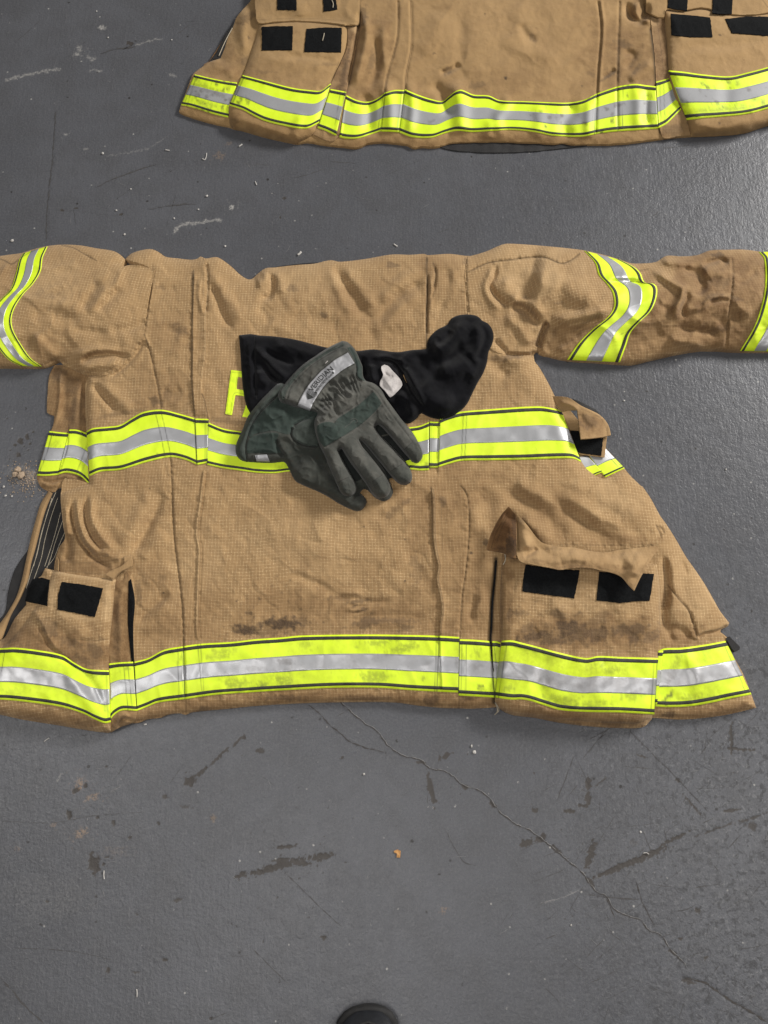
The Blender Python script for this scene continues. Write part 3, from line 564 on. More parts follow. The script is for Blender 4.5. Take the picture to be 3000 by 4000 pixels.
d_ch = [bl(B, "1110,1530", 80, 30, 0, .5), bl(B, "180,1530", 50, 20, 0, .35), bl(B, "1155,1350", 14, 14, 0, .5), bl(A, "1020,1450", 8, 8, 0, .6), bl(A, "1600,1310", 50, 14, 0, .3), bl(C, "155,1425", 4, 8, 0, .8), bl(C, "60,1480", 120, 14, 0, .3), bl(A, "350,1390", 50, 24, -20, .3)]
trim(A("560,1302 600,1282 700,1272 780,1260 860,1212 930,1176 1045,1162 1150,1185 1262,1217"), A("580,1590 650,1562 780,1550 950,1500 1105,1468 1200,1485 1276,1517"), H1, jk, st_ch, d_ch)
trim(A("1262,1219 1300,1220 1350,1222"), A("1277,1518 1310,1512 1344,1505"), H1o(.9), jk, st_ch, d_ch)
trim(A("1350,1245 1450,1285 1570,1305 1659,1330")+B("400,1370 700,1340 985,1278 1060,1266 1122,1241"), A("1341,1518 1450,1540 1560,1555 1659,1568")+B("120,1572 220,1560 500,1570 800,1560 1005,1548 1060,1554 1122,1552"), H1, jk, st_ch, d_ch)
trim(B("1124,1238 1160,1240 1194,1240"), B("1124,1536 1150,1537 1180,1536"), H1o(.9), jk, st_ch, d_ch)
trim(B("1190,1222 1240,1200 1330,1175 1500,1160 1659,1148")+C("100,1142 200,1142 320,1166"), B("1181,1534 1240,1515 1330,1492 1500,1488 1659,1486")+C("100,1484 300,1476 400,1478 448,1500"), H1, jk, st_ch, d_ch)
# hem band
st_h = [LN(E("1172,975 1158,1330"), **SX), LN(E("1187,970 1172,1335"), 2.4, .85), LN(E("1318,980 1312,1350"), 2.6, .9), LN(E("1334,1010 1328,1345"), **SX), LN(E("1363,1015 1358,1350"), **SX), LN(E("1525,1020 1530,1200 1550,1380"), 4.0, 1.0), LN(E("1540,1020 1560,1200 1548,1370"), 1.5, .8),  # the widest line carries the painted pocket gap across the band
        LN(D("1152,1050 1160,1390"), **SX), LN(D("1188,1035 1196,1380"), 2.6, .9), LN(D("1178,1045 1184,1385"), 1.4, .5), LN(D("1282,1025 1310,1355"), **SX), LN(D("1300,1020 1322,1355"), 1.4, .6), LN(D("800,1150 830,1450"), **SX), LN(D("828,1150 858,1450"), **SX),
        LN(F("1368,1010 1420,1130 1485,1260 1515,1350"), **SX), LN(F("1390,1010 1450,1130 1512,1260 1535,1345"), **SX), LN(F("920,1130 900,1460"), 1.8, .7), LN(F("940,1130 925,1460"), 2, .8), LN(D("690,1210 700,1500"), **SX), LN(D("30,1060 10,1200"), 1.8, .8), LN(E("1625,1020 1600,1180 1570,1380"), 1.6, .8)]
d_h = [bl(E, "180,1262", 70, 50, 10, .5), bl(E, "40,1285", 34, 26, 0, .6), bl(E, "36,1298", 12, 10, 0, .9), bl(E, "770,1235", 110, 40, -5, .5), bl(E, "1085,1245", 20, 14, 0, .6), bl(E, "960,1045", 110, 34, -15, .5), bl(E, "800,1010", 100, 20, -5, .5), bl(E, "190,1135", 60, 22, 0, .55), bl(E, "210,1190", 40, 18, 0, .4), bl(E, "610,1135", 60, 26, 30, .3), bl(E, "1460,1307", 26, 20, 0, .75), bl(E, "1435,1080", 26, 34, 0, .4), bl(E, "1420,1170", 60, 24, 0, .3), bl(E, "1300,1150", 14, 40, 0, .4), bl(E, "320,1025", 50, 24, 0, .35), bl(E, "1640,1310", 40, 26, 0, .4),
       bl(F, "1015,1365", 16, 46, 35, .9), bl(F, "990,1390", 14, 12, 0, .8), bl(F, "1055,1180", 30, 110, 25, .45), bl(F, "330,1390", 130, 36, 10, .42), bl(F, "640,1190", 60, 26, 0, .45), bl(F, "240,1260", 90, 30, 15, .35), bl(F, "530,1410", 120, 26, 0, .42), bl(F, "790,1350", 90, 34, -15, .4), bl(F, "560,1160", 90, 26, -20, .35), bl(F, "1190,1230", 14, 26, -15, .5), bl(F, "1200,1370", 140, 24, 0, .4), bl(F, "160,1060", 60, 20, 0, .35), bl(F, "420,1290", 110, 20, 0, .3), bl(F, "1250,1060", 50, 14, 0, .3),
       bl(D, "1530,1280", 90, 46, 20, .5), bl(D, "1440,1080", 90, 40, -10, .42), bl(D, "100,1330", 80, 24, 0, .25), bl(D, "730,1380", 10, 8, 0, .8), bl(D, "600,1200", 60, 30, 20, .35), bl(D, "1640,1180", 60, 20, 0, .35), bl(D, "690,1430", 20, 40, 0, .4), bl(D, "820,1180", 26, 14, 0, .5), bl(D, "1160,1130", 40, 10, -60, .3)]
s_h = [bl(F, "300,1200", 700, 130, 6, .5), bl(F, "1200,1250", 300, 130, -8, .4), bl(E, "200,1200", 300, 120, 0, .3), bl(D, "300,1250", 500, 120, 5, .35), bl(E, "900,1100", 500, 90, 0, .25)]
trim(D("870,1136 960,1112 1060,1060 1160,1040 1300,1020 1500,1008 1659,990")+E("150,980 300,966 700,960 1000,963 1180,968 1318,976"), D("886,1455 950,1430 1020,1402 1200,1378 1400,1350 1659,1332")+E("200,1320 500,1305 800,1305 1000,1320 1180,1330 1312,1336"), H1, jk, st_h, d_h, s_h)
trim(E("1320,990 1420,994 1523,1003"), E("1312,1355 1400,1360 1545,1368"), H1, jk, st_h, d_h, s_h)
trim(F("950,1066 985,1050 1100,1045 1250,1025 1386,1000"), F("925,1425 1000,1430 1150,1425 1300,1400 1400,1378 1552,1348"), H1, jk, st_h, d_h, s_h)
# sleeve bands
stL = [LN(A("140,175 180,150 255,110"), 1.8, .6)]
trim(A("307,103 275,175 262,260 215,340 150,410 95,495 72,570 82,640 130,730 200,830 268,880"), A("150,148 125,190 104,275 68,380 0,452 -50,510 -70,590 -60,680 0,778 60,840 130,876"), H1o(1.2), jk, stL, [bl(A, "200,400", 10, 6, 0, .4)], seed=8, vs=(.35, .66))
stR = [LN(C("640,185 700,190 740,215"), 1.6, .6), LN(C("610,340 660,330"), 1.8, .6), LN(C("720,345 760,333 860,338"), 1.8, .6)]
trim(C("700,190 790,236 832,275 860,336 916,345 940,372 935,440 900,520 830,590 770,660 738,750 700,852"), C("468,132 502,165 540,212 562,285 612,342 652,402 662,490 620,562 520,642 430,732 358,836"), H1o(1.2), jk, stR, [bl(C, "710,670", 5, 12, -30, .5)], seed=9, vs=(.345, .64))
trim(N("3140,980 3150,1100 3110,1250 3050,1372"), C("1600,140 1634,180 1642,350 1620,480 1572,620 1480,778"), H1o(1.2), jk, [], [], seed=10)
# ---- lettering beside the hood
def patch(name, pts, zf, mat, parent, off=1.6, smoothed=False, step=3.2, af=None, thick=.0012, uvrot=0.):
    if name == 'hook_patch': pts = jit(pts)
    return sheet(name, pts, lambda x, y: zf(x, y)+off*.001, mat, parent, step, thick=thick, attrf=af or attrs(), smoothed=smoothed, uvrot=uvrot, cstep=8)
F_ST = [LN(A("1500,918 1470,1185 1492,1188 1518,1055 1580,1060"), 1.2, .5), LN(A("1500,918 1580,925"), 1.2, .5), LN(A("1535,950 1527,1028"), 1.2, .5)]
patch('letter_f', A("1497,905! 1585,914! 1640,921! 1636,960! 1540,948! 1532,1028! 1625,1042! 1621,1078! 1524,1066! 1502,1197! 1460,1188!"), H1, M['yellow'], jk, 1.3, af=attrs(F_ST), step=2.4)
patch('letter_a', A("1570,1206! 1660,925! 1700,930! 1735,1215! 1690,1215! 1683,1140! 1640,1140! 1612,1212!"), H1, M['yellow'], jk, 1.3, step=2.8)
# ---- front flap seen behind the left side, with the inside lining
LFp = A("390,872! 355,872! 335,905 318,945 308,1050 304,1180 320,1192 352,1200! 345,1260 328,1300 285,1420 238,1590!")+H("400,190 430,270 470,305 560,345 600,335! 640,290 760,330 1000,330 1000,0")+A("640,1500 640,960 560,920 450,880")
LFf = Field(curve(LFp, True, 12), 8)
lff = [Rg(A("405,880 390,960 390,1050 370,1200 330,1300"), 7, 3.5), Rg(A("440,900 425,1000 420,1150 400,1290"), 14, -3), Rg(A("520,960 500,1100 480,1280"), 14, 3), Rg(A("545,930 540,1100 545,1280"), 12, -3.5), St(A("445,1290 440,1400 380,1590"), -2.2, 22, 3, 0), Rg(H("430,190 520,230 620,215 720,180"), 6, -4), Rg(H("450,240 560,270 660,240"), 8, 3), Rg(H("700,190 780,180 840,220"), 6, 3)]
def HLF(x, y): return (2.5+4.5*(1-np.exp(-pos(LFf, x, y)/30))+np.clip(relief(x, y, lff), -3, 4)+.4*fbm(x, y, 60, 14, 2))*.001
sheet('front_flap', LFp, HLF, M['canvas'], jk, 3.6, skirt=zflat, uvrot=.2, attrf=attrs([LN(A("402,880 388,960 388,1050"), 1.8, .3), LN(H("840,190 880,185"), 8, .9)], [bl(A, "500,1200", 60, 200, 0, .4), bl(A, "380,930", 60, 60, 0, .5), bl(A, "450,1000", 50, 60, 0, .3)], [bl(A, "450,1150", 200, 400, 0, .8), bl(H, "600,250", 300, 90, 0, .5)], wear=[LN(A("405,890 392,960 394,1050"), 2, .5)], base_soil=.5, seed=41))
trim(A("320,1300 380,1307 445,1313"), A("238,1588 300,1590 380,1582"), HLF, jk, st_ch, d_ch, seed=12)
trim(A("450,1290 500,1292 575,1318"), A("376,1580 430,1568 520,1592 590,1660"), lambda x, y: HLF(x, y)+.001, jk, st_ch, d_ch, seed=13)
LNp = H("560,340! 620,310 700,300 800,330 800,900 640,1200 560,1450 420,1640")+D("130,850 60,940 20,985")+N("-40,2560! -40,2440!")+H("40,1659 90,1400 150,1200 230,1060 300,960 400,640 500,420")
def HLN(x, y): return (2.2+.5*fbm(x, y, 50, 61, 2)+0*x)*.001
sheet('lining', LNp, HLN, M['liner'], jk, 4.0, skirt=zflat)
for q in ("560,400 500,600 440,800 400,1000 340,1180 280,1380", "620,400 545,620 480,860 440,1060 360,1290", "600,340 530,500 470,700 420,900 360,1140", "690,600 600,860 540,1060 470,1250", "700,760 640,900 580,1050 500,1150", "650,560 600,760 540,960 480,1140"):
    c = curve(H(q), step=10); n = len(c)
    o2 = [(p[0]+2.2, p[1]+.4, False) for p in c]; o1 = [(p[0], p[1], False) for p in c]
    ribbon('lining_stitch', o1, o2, HLN, M['thread'], bpy.data.objects['lining'], 0, 1, 2, .0007, None, 3.5, skirt=False)
SFo = H("525,325 440,460 385,640 335,820 300,980 270,1120 230,1300 180,1460 110,1590 40,1700")+D("-60,960"); SFi = H("565,350 500,500 455,640 410,820 375,960 335,1100 300,1280 240,1440 170,1570 110,1680")+D("10,1000")
ribbon('storm_flap', SFo, SFi, HLN, M['canvas_plain'], jk, 0, 1, 10, .0018, attrs([LN(H("550,340 470,480 420,640 372,820 338,970 303,1110 262,1300 205,1460 140,1590 70,1690"), 1.8, .4)], [], [], [], .3, 51), 3.6, .004)
# ---- left pocket
PLp = D("270,578! 292,530! 420,560 530,578 640,592 750,604! 740,700 735,760 722,880 712,960 702,1060 704,1180 712,1300 716,1440 716,1590! 700,1597 560,1580 400,1552 150,1512 0,1480")+N("-200,2760! -200,2500!")+D("0,1000 100,850 172,765! 168,740 210,625")
PLf = Field(curve(PLp, True, 12), 8)
plf = [Rg(D("240,860 280,950 330,1040 420,1120 520,1180"), 10, -5), Rg(D("180,780 260,860 300,960 380,1070"), 14, 5), Rg(D("300,860 420,960 460,1060"), 16, -3.5), Rg(D("330,800 480,900 560,1020"), 22, 3), Rg(D("480,990 600,1000 700,990"), 9, -2.4), Rg(D("500,1150 600,1280 690,1480"), 18, -4), Rg(D("420,1180 520,1330 640,1500"), 22, 3), Rg(D("735,640 715,960 706,1180 714,1500"), 10, 3), Rg(D("0,1100 200,1120 380,1180"), 26, 2), Rg(D("310,620 310,780"), 12, 2)]
def HPL(x, y): return H1(x, y)+(2.5+12*(1-np.exp(-pos(PLf, x, y)/20))+relief(x, y, plf)+.7*fbm(x, y, 60, 71, 2))*.001
pk = sheet('pocket', PLp, HPL, M['canvas'], jk, 3.6, skirt=H1o(-3), uvrot=-.12, attrf=attrs([LN(D("745,620 735,760 715,960"), 1.6, .35), LN(D("480,990 600,1000 700,990"), 2, .4), LN(D("240,830 320,850 430,870"), 1.6, .3)], [bl(D, "330,930", 70, 60, 30, .55), bl(D, "450,1010", 90, 30, 20, .4), bl(D, "620,1060", 80, 60, 0, .5), bl(D, "300,870", 60, 26, 0, .45), bl(D, "560,1130", 120, 30, 20, .4), bl(D, "560,1530", 80, 26, 5, .4), bl(D, "60,960", 60, 90, 30, .4)],
  [bl(D, "450,1050", 350, 130, 10, .8), bl(D, "150,980", 160, 110, 0, .7), bl(D, "400,1510", 400, 60, 5, .6)], wear=[LN(D("290,535 420,565 530,583 640,597 748,610"), 8, .5), LN(D("342,620 340,780"), 12, .4), LN(D("700,650 690,850"), 14, .4), LN(D("380,820 500,850 620,865"), 10, .35)], base_soil=.15, seed=61))
hk = attrs()
patch('hook_patch', D("400,618! 510,632 666,660! 640,760 612,848! 500,822 370,798! 376,700"), HPL, M['hook'], pk, 1.4)
patch('hook_patch', D("212,600! 270,590 322,606! 312,690 303,775! 230,758 162,745! 180,660"), HPL, M['hook'], pk, 1.4)
trim(D("-200,1040 0,1048 100,1045 250,1062 400,1092 480,1142 560,1182 704,1192"), D("-200,1390 0,1382 200,1400 400,1430 540,1472 620,1512 680,1535 716,1528"), HPL, jk, st_h, d_h, s_h, seed=14)
GUSp = D("752,600! 800,605 810,560 835,548! 845,620 832,700 835,900 850,1100 880,1400 885,1480 860,1530 780,1560 716,1595! 700,1400 695,1100 720,800")
GUf = Field(curve(GUSp, True, 12), 8)
def HGU(x, y): return H1(x, y)+(1.0+3*(1-np.exp(-pos(GUf, x, y)/20))+relief(x, y, [Rg(D("790,640 770,800 780,1000 770,1150"), 12, 3), Rg(D("740,1530 790,1480 850,1500"), 9, 4), Rg(D("760,1570 800,1510 870,1520"), 7, -4)]))*.001
sheet('pocket_side', GUSp, HGU, M['canvas_plain'], jk, 3.6, thick=.003, attrf=attrs([LN(D("828,560 826,640 828,900"), 1.8, .5)], [bl(D, "780,1540", 60, 40, 0, .5), bl(D, "760,900", 30, 200, 0, .3)], [bl(D, "780,900", 90, 400, 0, .8)], base_soil=.5, seed=66))
trim(D("705,1148 780,1140 862,1136"), D("716,1508 740,1480 790,1452 885,1455"), HGU, jk, st_h, d_h, s_h, seed=15)
ribbon('dark_gap_strip', D("832,616 832,700 830,900 848,1100 870,1300 882,1440"), D("848,600 872,740 862,900 866,1100 878,1300 888,1440"), H1, M['hook'], jk, 0, 1, 5, .0024)  # black strip laid in to paint the dark gap beside the left pocket
PFp = D("680,572! 720,545 780,520 850,460! 862,490 850,525! 800,545 765,570 740,603!")
patch('pocket_flap', PFp, lambda x, y: H1(x, y)+.010+0*x, M['canvas_plain'], pk, 0, True, af=attrs([LN(D("740,598 770,562 850,520"), 1.6, .5)], base_soil=.3))
ribbon('bar_tack', D("800,455 855,448"), D("805,505 858,500"), H1, M['canvas_plain'], jk, 0, 1, 6, .004)
ribbon('edge_loop', H("600,1048 612,1075 612,1110 600,1180"), H("620,1042 636,1080 634,1120 630,1190"), H1, M['canvas_plain'], jk, 0, 1, 6, .006)
# ---- right pocket
PRp = E("1598,440! 1590,560 1585,760 1585,1000 1572,1180 1550,1390! 1580,1440 1659,1480")+F("150,1500 300,1530 500,1555 700,1566 850,1560 905,1510! 922,1440 950,1110! 948,1060 962,900 956,640 938,505! 700,470 400,430 0,440")
PRf = Field(curve(PRp, True, 12), 8)
prf = [Rg(F("40,480 30,560 0,700"), 12, -3), Rg(F("430,560 500,640 640,720"), 26, 2.5), Rg(F("700,770 640,830 560,900 500,1000"), 16, -3.2), Rg(F("760,800 700,880 640,1000"), 22, 2.6), Rg(F("240,740 330,820 340,880"), 18, 2.2), Rg(F("60,940 180,850 290,830"), 14, -3), Rg(F("0,1000 200,1060 400,1110"), 24, 2.5), Rg(F("160,1380 300,1420 430,1450"), 26, -2.5), Rg(F("700,980 780,960 830,1010"), 14, -2.5), Rg(F("250,1100 180,1260 200,1400"), 30, -3), Rg(F("600,1120 560,1260 600,1440"), 40, 2.5), Rg(E("1610,500 1600,700 1605,950"), 14, 3)]
def HPR(x, y): return H1(x, y)+(3+17*(1-np.exp(-pos(PRf, x, y)/20))+relief(x, y, prf)+.8*fbm(x, y, 70, 73, 2))*.001
pr = sheet('pocket', PRp, HPR, M['canvas'], jk, 3.6, skirt=H1o(-3), uvrot=.04, attrf=attrs([LN(F("935,520 953,640 958,900"), 1.6, .4), LN(F("880,560 895,740"), 1.2, .2), LN(E("1600,640 1592,980"), 1.4, .35)],
  [bl(F, "300,830", 60, 30, 20, .55), bl(F, "370,910", 130, 60, 0, .8), bl(F, "150,970", 120, 34, -10, .75), bl(F, "260,1000", 120, 30, 0, .65), bl(F, "480,960", 160, 60, 0, .65), bl(F, "760,930", 150, 40, 0, .6), bl(F, "790,985", 44, 34, 0, .65), bl(F, "890,980", 60, 40, 0, .45), bl(F, "50,820", 60, 22, 0, .45), bl(F, "560,870", 50, 90, 45, .35), bl(F, "300,1540", 200, 26, 5, .4), bl(E, "1640,830", 20, 40, 0, .5), bl(F, "700,1540", 160, 20, 0, .45), bl(F, "100,920", 60, 30, -30, .5)],
  [bl(F, "450,950", 600, 120, 0, .75), bl(E, "1620,700", 60, 300, 0, .6), bl(F, "400,1500", 600, 70, 3, .75), bl(F, "900,1000", 80, 110, 0, .5)], wear=[bl(F, "550,740", 260, 90, 0, .2), LN(F("936,505 955,640 960,900"), 3, .5), LN(E("1590,450 1584,560 1580,760"), 2.5, .4)], base_soil=.22, seed=71))
patch('hook_patch', F("88,507! 260,530 438,545! 422,640 403,725! 240,705 66,680! 74,590"), HPR, M['hook'], pr, 1.5)
patch('hook_patch', F("566,553! 740,560 920,567! 905,660 893,742! 790,745 700,756 548,738! 556,650"), HPR, M['hook'], pr, 1.5)
trim(E("1592,1000 1659,998")+F("60,1012 150,1035 300,1075 480,1112 560,1099 700,1105 948,1112"), E("1548,1368 1659,1382")+F("60,1380 120,1390 220,1422 320,1450 500,1462 700,1465 922,1478"), HPR, jk, st_h, d_h, s_h, seed=16)
trim(E("1530,1003 1560,1003 1590,1012"), E("1545,1368 1552,1370 1560,1372"), H1, jk, st_h, d_h, s_h, seed=17)
trim(F("948,1066 965,1066 980,1066"), F("925,1412 932,1412 940,1412"), H1o(3), jk, st_h, d_h, s_h, seed=18)
# raised pocket flap with its corner folded back
def mm(*a): return lambda x, y: 0*x+a[0]*.001
FLp = I("350,118! 400,170 450,230 510,310 555,352 600,368 700,385 800,390 950,420 1060,432 1180,412 1300,398 1400,385 1500,380! 1480,425! 1440,480 1390,570 1350,640 1302,742! 1260,700 1200,630 1120,595 1040,580 960,560 860,555 790,560 700,572 640,560 560,545 460,525 400,515 365,490 348,450! 352,300")
FLf = Field(curve(FLp, True, 10), 7)
def HFL(x, y):
    top = sstep(0, 1, (y-(1950+385*.482))/75.0)
    h = 20+18*top+relief(x, y, [Rg(I("540,420 640,400 760,460 900,470"), 24, 5), Rg(I("400,470 460,440 520,390"), 10, -6), Rg(I("370,150 420,300 430,430"), 24, 12), Rg(I("1060,440 1160,450 1200,480 1240,600"), 22, -6), Rg(I("1180,430 1260,520 1300,640"), 20, 5), Rg(I("500,500 640,540 800,520 1000,540"), 12, -4), Rg(I("1340,420 1330,520 1300,640"), 18, 4), Rg(I("780,400 860,470 940,520"), 20, 3)])+1.2*fbm(x, y, 60, 77, 2)
    e = 1-np.exp(-pos(FLf, x, y)/12)
    return H1(x, y)+(h+2*e+5)*.001
flp = sheet('pocket_flap', FLp, HFL, M['canvas_plain'], pr, 3.0, thick=.0025, attrf=attrs([LN(I("420,500 520,525 640,542 700,552 790,540 860,535 960,540 1040,560 1120,575 1200,608 1260,670 1300,715"), 1.6, .35, 9), LN(I("1420,480 1380,550 1340,620 1305,700"), 1.6, .35, 9)], [bl(I, "640,400", 60, 20, 0, .3, .482), bl(I, "820,540", 80, 20, 5, .3, .482), bl(I, "500,500", 60, 22, 0, .3, .482)], [bl(I, "900,560", 400, 40, 0, .5, .482), bl(I, "1480,400", 50, 40, 0, .5, .482)], wear=[LN(I("350,130 352,300 350,440"), 2.4, .9), LN(I("365,492 400,517 460,527 560,547 640,562 700,574 790,562 860,557 960,562 1040,582 1120,597 1200,632 1260,702"), 2.2, .7), bl(I, "420,300", 60, 140, 0, .35, .482), bl(I, "700,450", 300, 60, 0, .25, .482), bl(I, "1250,480", 140, 100, 0, .3, .482)], base_soil=.15, seed=81))
FCp = I("285,58! 225,125 170,220 130,310 105,400! 115,412 200,425 260,445 290,470 345,478! 346,300 344,130!")
def HFC(x, y):
    t = sstep(0, 1, (x-(1850+100*.482))/115.0)
    return H1(x, y)+(7+34*t+relief(x, y, [Rg(I("270,100 200,210 150,330 130,400"), 6, 3)]))*.001
sheet('flap_corner', FCp, HFC, M['canvas_dark'], pr, 3.0, thick=.0025, attrf=attrs([LN(I("275,110 215,210 170,300 145,390"), 2, .7), LN(I("270,150 220,250 190,350"), 1.6, .5), LN(I("170,400 230,400"), 1.6, .5)], [bl(I, "310,380", 50, 100, 0, .8, .482), bl(I, "330,200", 26, 120, 0, .5, .482), bl(I, "250,420", 90, 30, 10, .5, .482)], [bl(I, "250,300", 140, 200, 0, .9, .482)], wear=[LN(I("283,62 225,127 170,222 130,312 108,398"), 2.2, .9)], base_soil=.6, seed=83))
ribbon('dark_gap_strip', E("1552,480 1542,600 1527,750 1521,900 1517,1000 1523,1080 1540,1200"), E("1562,480 1552,600 1538,750 1532,900 1524,1000 1528,1080 1543,1200"), H1, M['hook'], jk, 0, 1, 4, .0030)  # thin black strip painting the shaded gap left of the right pocket
# thread tails
def strand(name, pts, zf, mat, parent, w=3.0, off=.002):
    c = curve(pts, step=6); t = np.gradient(c, axis=0); nn = np.stack([-t[:, 1], t[:, 0]], 1); nn /= np.linalg.norm(nn, axis=1)[:, None]+1e-9
    a = [(p[0], p[1], False) for p in c-nn*w/2]; b = [(p[0], p[1], False) for p in c+nn*w/2]
    return ribbon(name, a, b, zf, mat, parent, 0, 1, 4, off, None, 2.5, w*.00018, True, .001)
strand('loose_thread', I("238,400 252,440 258,490 240,530"), H1, M['thread'], jk, 3.4, .012)
strand('loose_thread', E("1550,1400 1565,1440 1562,1465 1545,1480"), lambda x, y: np.maximum(H1(x, y), .004), M['thread'], jk, 4, .002)
strand('loose_thread', E("1556,1405 1575,1450 1550,1478"), lambda x, y: np.maximum(H1(x, y), .004), M['thread'], jk, 3, .003)
# ---- right front flap and throat strap
RFp = K("0,1180! 80,1120 180,1040 270,1030! 330,1100 400,1170 500,1290 560,1340 600,1400 740,1560 860,1700 700,1800 200,1700 0,1600 -300,1600 -300,1150")
RFf = Field(curve(RFp, True, 12), 8)
def HRF(x, y): return (3+5*(1-np.exp(-pos(RFf, x, y)/30)))*.001
sheet('front_flap', RFp, HRF, M['canvas'], jk, 3.6, skirt=zflat, uvrot=.6, attrf=attrs(base_soil=.2, seed=91))
kst = [LN(K("240,1090 330,1190 430,1290 480,1360"), 1.5, .8), LN(K("280,1060 390,1170 480,1270 520,1325"), 1.5, .8)]
def sbits(T, Bm, zf):
    o = ribbon('reflective_trim', T, Bm, zf, M['yellow'], jk, 0, 1, 12, .0016, attrs(kst))
    ribbon('silver_stripe', T, Bm, zf, M['silver'], o, 0, .52, 10, .0021, attrs(kst), drop=.0006)
    ribbon('piping', T, Bm, zf, M['piping'], o, .9, .955, 5, .0021, None, 3.6, .0009)
sbits(K("-10,1130 130,1060 265,1035"), K("270,1510 420,1440 580,1365"), HRF)
sbits(K("-160,1180 -60,1170 -10,1180"), K("0,1530 120,1470 225,1425"), lambda x, y: HRF(x, y)+.0006)
HOp = C("320,1172! 375,1164 430,1230! 437,1297! 600,1330! 616,1340! 600,1472! 520,1462 440,1452! 400,1420 365,1300!")
patch('strap_backing', HOp, lambda x, y: HRF(x, y)+.006, M['canvas_plain'], jk, 0, af=attrs(base_soil=.2))
patch('hook_patch', C("370,1294! 437,1300! 445,1350! 592,1345! 578,1460! 430,1440! 405,1400"), lambda x, y: HRF(x, y)+.006, M['hook'], jk, 1.4)
TSp = C("262,1074! 330,1077 370,1085 410,1110 450,1137 500,1160 560,1190 600,1225 628,1270 641,1326! 600,1336 520,1347 446,1352! 438,1290 430,1220 424,1163! 370,1164 320,1172 300,1145!")
def HTS(x, y):
    t = np.clip((x-2160)/220.0, 0, 1)
    return (17+20*np.sin(np.pi*np.clip(t*1.05, 0, 1))+relief(x, y, [Rg(C("430,1180 480,1260 540,1290"), 14, -4), Rg(C("300,1110 380,1130 440,1170"), 9, 4)]))*.001
sheet('strap', TSp, HTS, M['canvas_plain'], jk, 2.8, thick=.003, attrf=attrs([LN(C("450,1158 520,1185 580,1225 610,1280 620,1325"), 1.6, .4, 8)], [bl(C, "500,1230", 70, 50, 30, .45)], [bl(C, "520,1270", 90, 70, 20, .7)], wear=[LN(C("430,1130 500,1163 560,1193 600,1228 626,1272 638,1322"), 2.4, .7)], base_soil=.3, seed=95))
ribbon('strap_lining', C("395,1092 440,1108 500,1140 548,1165 565,1188"), C("420,1118 450,1140 500,1162 545,1182 560,1195"), HTS, M['liner'], jk, 0, 1, 5, -.0035, None, 3.6)
# zip pull
HB = lambda x, y: 0*x+.008
ribbon('zip_cord', F("1318,948 1350,968 1388,1002"), F("1342,938 1372,960 1400,985"), HB, M['canvas_plain'], jk, 0, 1, 5, .001, None, 3.6, .002, True, .006)
sheet('zip_pull', F("1385,985! 1410,972! 1478,1040! 1474,1058 1445,1072! 1432,1062"), lambda x, y: 0*x+.012, M['liner'], jk, 2.6, thick=.008, smoothed=False)
sheet('collar_lining', B("100,240! 180,228 280,216 400,208 430,215! 430,260 100,270"), lambda x, y: 0*x+.004, M['liner'], jk, 4, skirt=zflat)
# =================================================================== HOOD
HDp = (G("155,238! 200,233 240,230 300,240 400,246 470,255 560,270 640,290 720,312 800,330 900,345 1010,352 1060,346 1120,340 1200,350 1300,360 1400,345 1480,340")
  + B("1105,768 1112,720 1135,680 1180,640 1238,612 1252,590 1270,568 1320,548 1400,546 1445,562 1465,585 1500,600 1530,640 1540,690 1530,740 1508,785 1496,860 1470,930 1440,980 1400,1060 1370,1120 1330,1165 1270,1205 1200,1223 1140,1215 1095,1196 1068,1180 1045,1215 985,1252 940,1230 850,1120 700,1050 500,1000 200,1100")
  + G("420,900 300,880 235,800 205,740 185,640 172,500 165,380 158,300"))
HDL = curve(HDp, True, 12); HDf = Field(HDL, 8)
fh = [Rg(G("265,300 300,360 360,430 440,500 520,560"), 15, 8), Rg(G("310,330 400,390 480,420 560,450"), 13, -7), Rg(G("340,400 350,470 400,540 470,590"), 14, -8), Rg(G("300,480 310,560 380,600"), 18, 6), Rg(G("400,280 520,330 640,370 760,400"), 26, 6), Rg(G("265,250 262,350 270,500 275,680"), 5, -3, taper=.02), Rg(G("225,245 225,350 235,520 245,700"), 8, 2.5),
 Rg(G("1080,400 1160,390 1250,400 1330,450 1400,560 1460,680 1500,780"), 13, 9), Rg(G("1120,440 1110,520 1130,580"), 13, 7), Rg(G("1150,420 1240,420 1300,470 1360,570 1400,660"), 10, -9), Rg(G("1060,380 1040,460 1070,560"), 14, -6), Rg(G("1380,700 1340,760 1300,840"), 20, -6), Rg(G("1300,640 1380,740 1440,840"), 18, 7),
 Rg(B("1130,800 1200,760 1280,700 1340,620 1380,580"), 32, 13), Rg(B("1000,800 1060,830 1110,900 1180,960"), 20, -6), Rg(B("1400,590 1440,660 1430,760 1360,840"), 26, 9), Rg(B("1450,600 1490,680 1470,760 1430,860"), 14, -5), Rg(B("1260,640 1230,700 1160,740"), 14, -6),
 Rg(B("1330,700 1300,790 1210,850 1110,900"), 20, -6), Rg(B("1180,900 1300,900 1400,840"), 32, 10), Rg(B("1060,960 1120,1060 1200,1120 1300,1120"), 34, 9), Rg(B("1400,960 1340,1040 1260,1090"), 22, -4), Rg(B("980,860 960,940 1000,1040 1060,1120 1100,1170"), 6, -3, taper=.1), Rg(B("1440,820 1420,900 1380,960"), 20, 6), Rg(B("870,790 920,850 990,900"), 10, -6), Rg(B("1000,780 950,830 930,860"), 10, 5)]
fh = gain(fh, 1.3, 6)
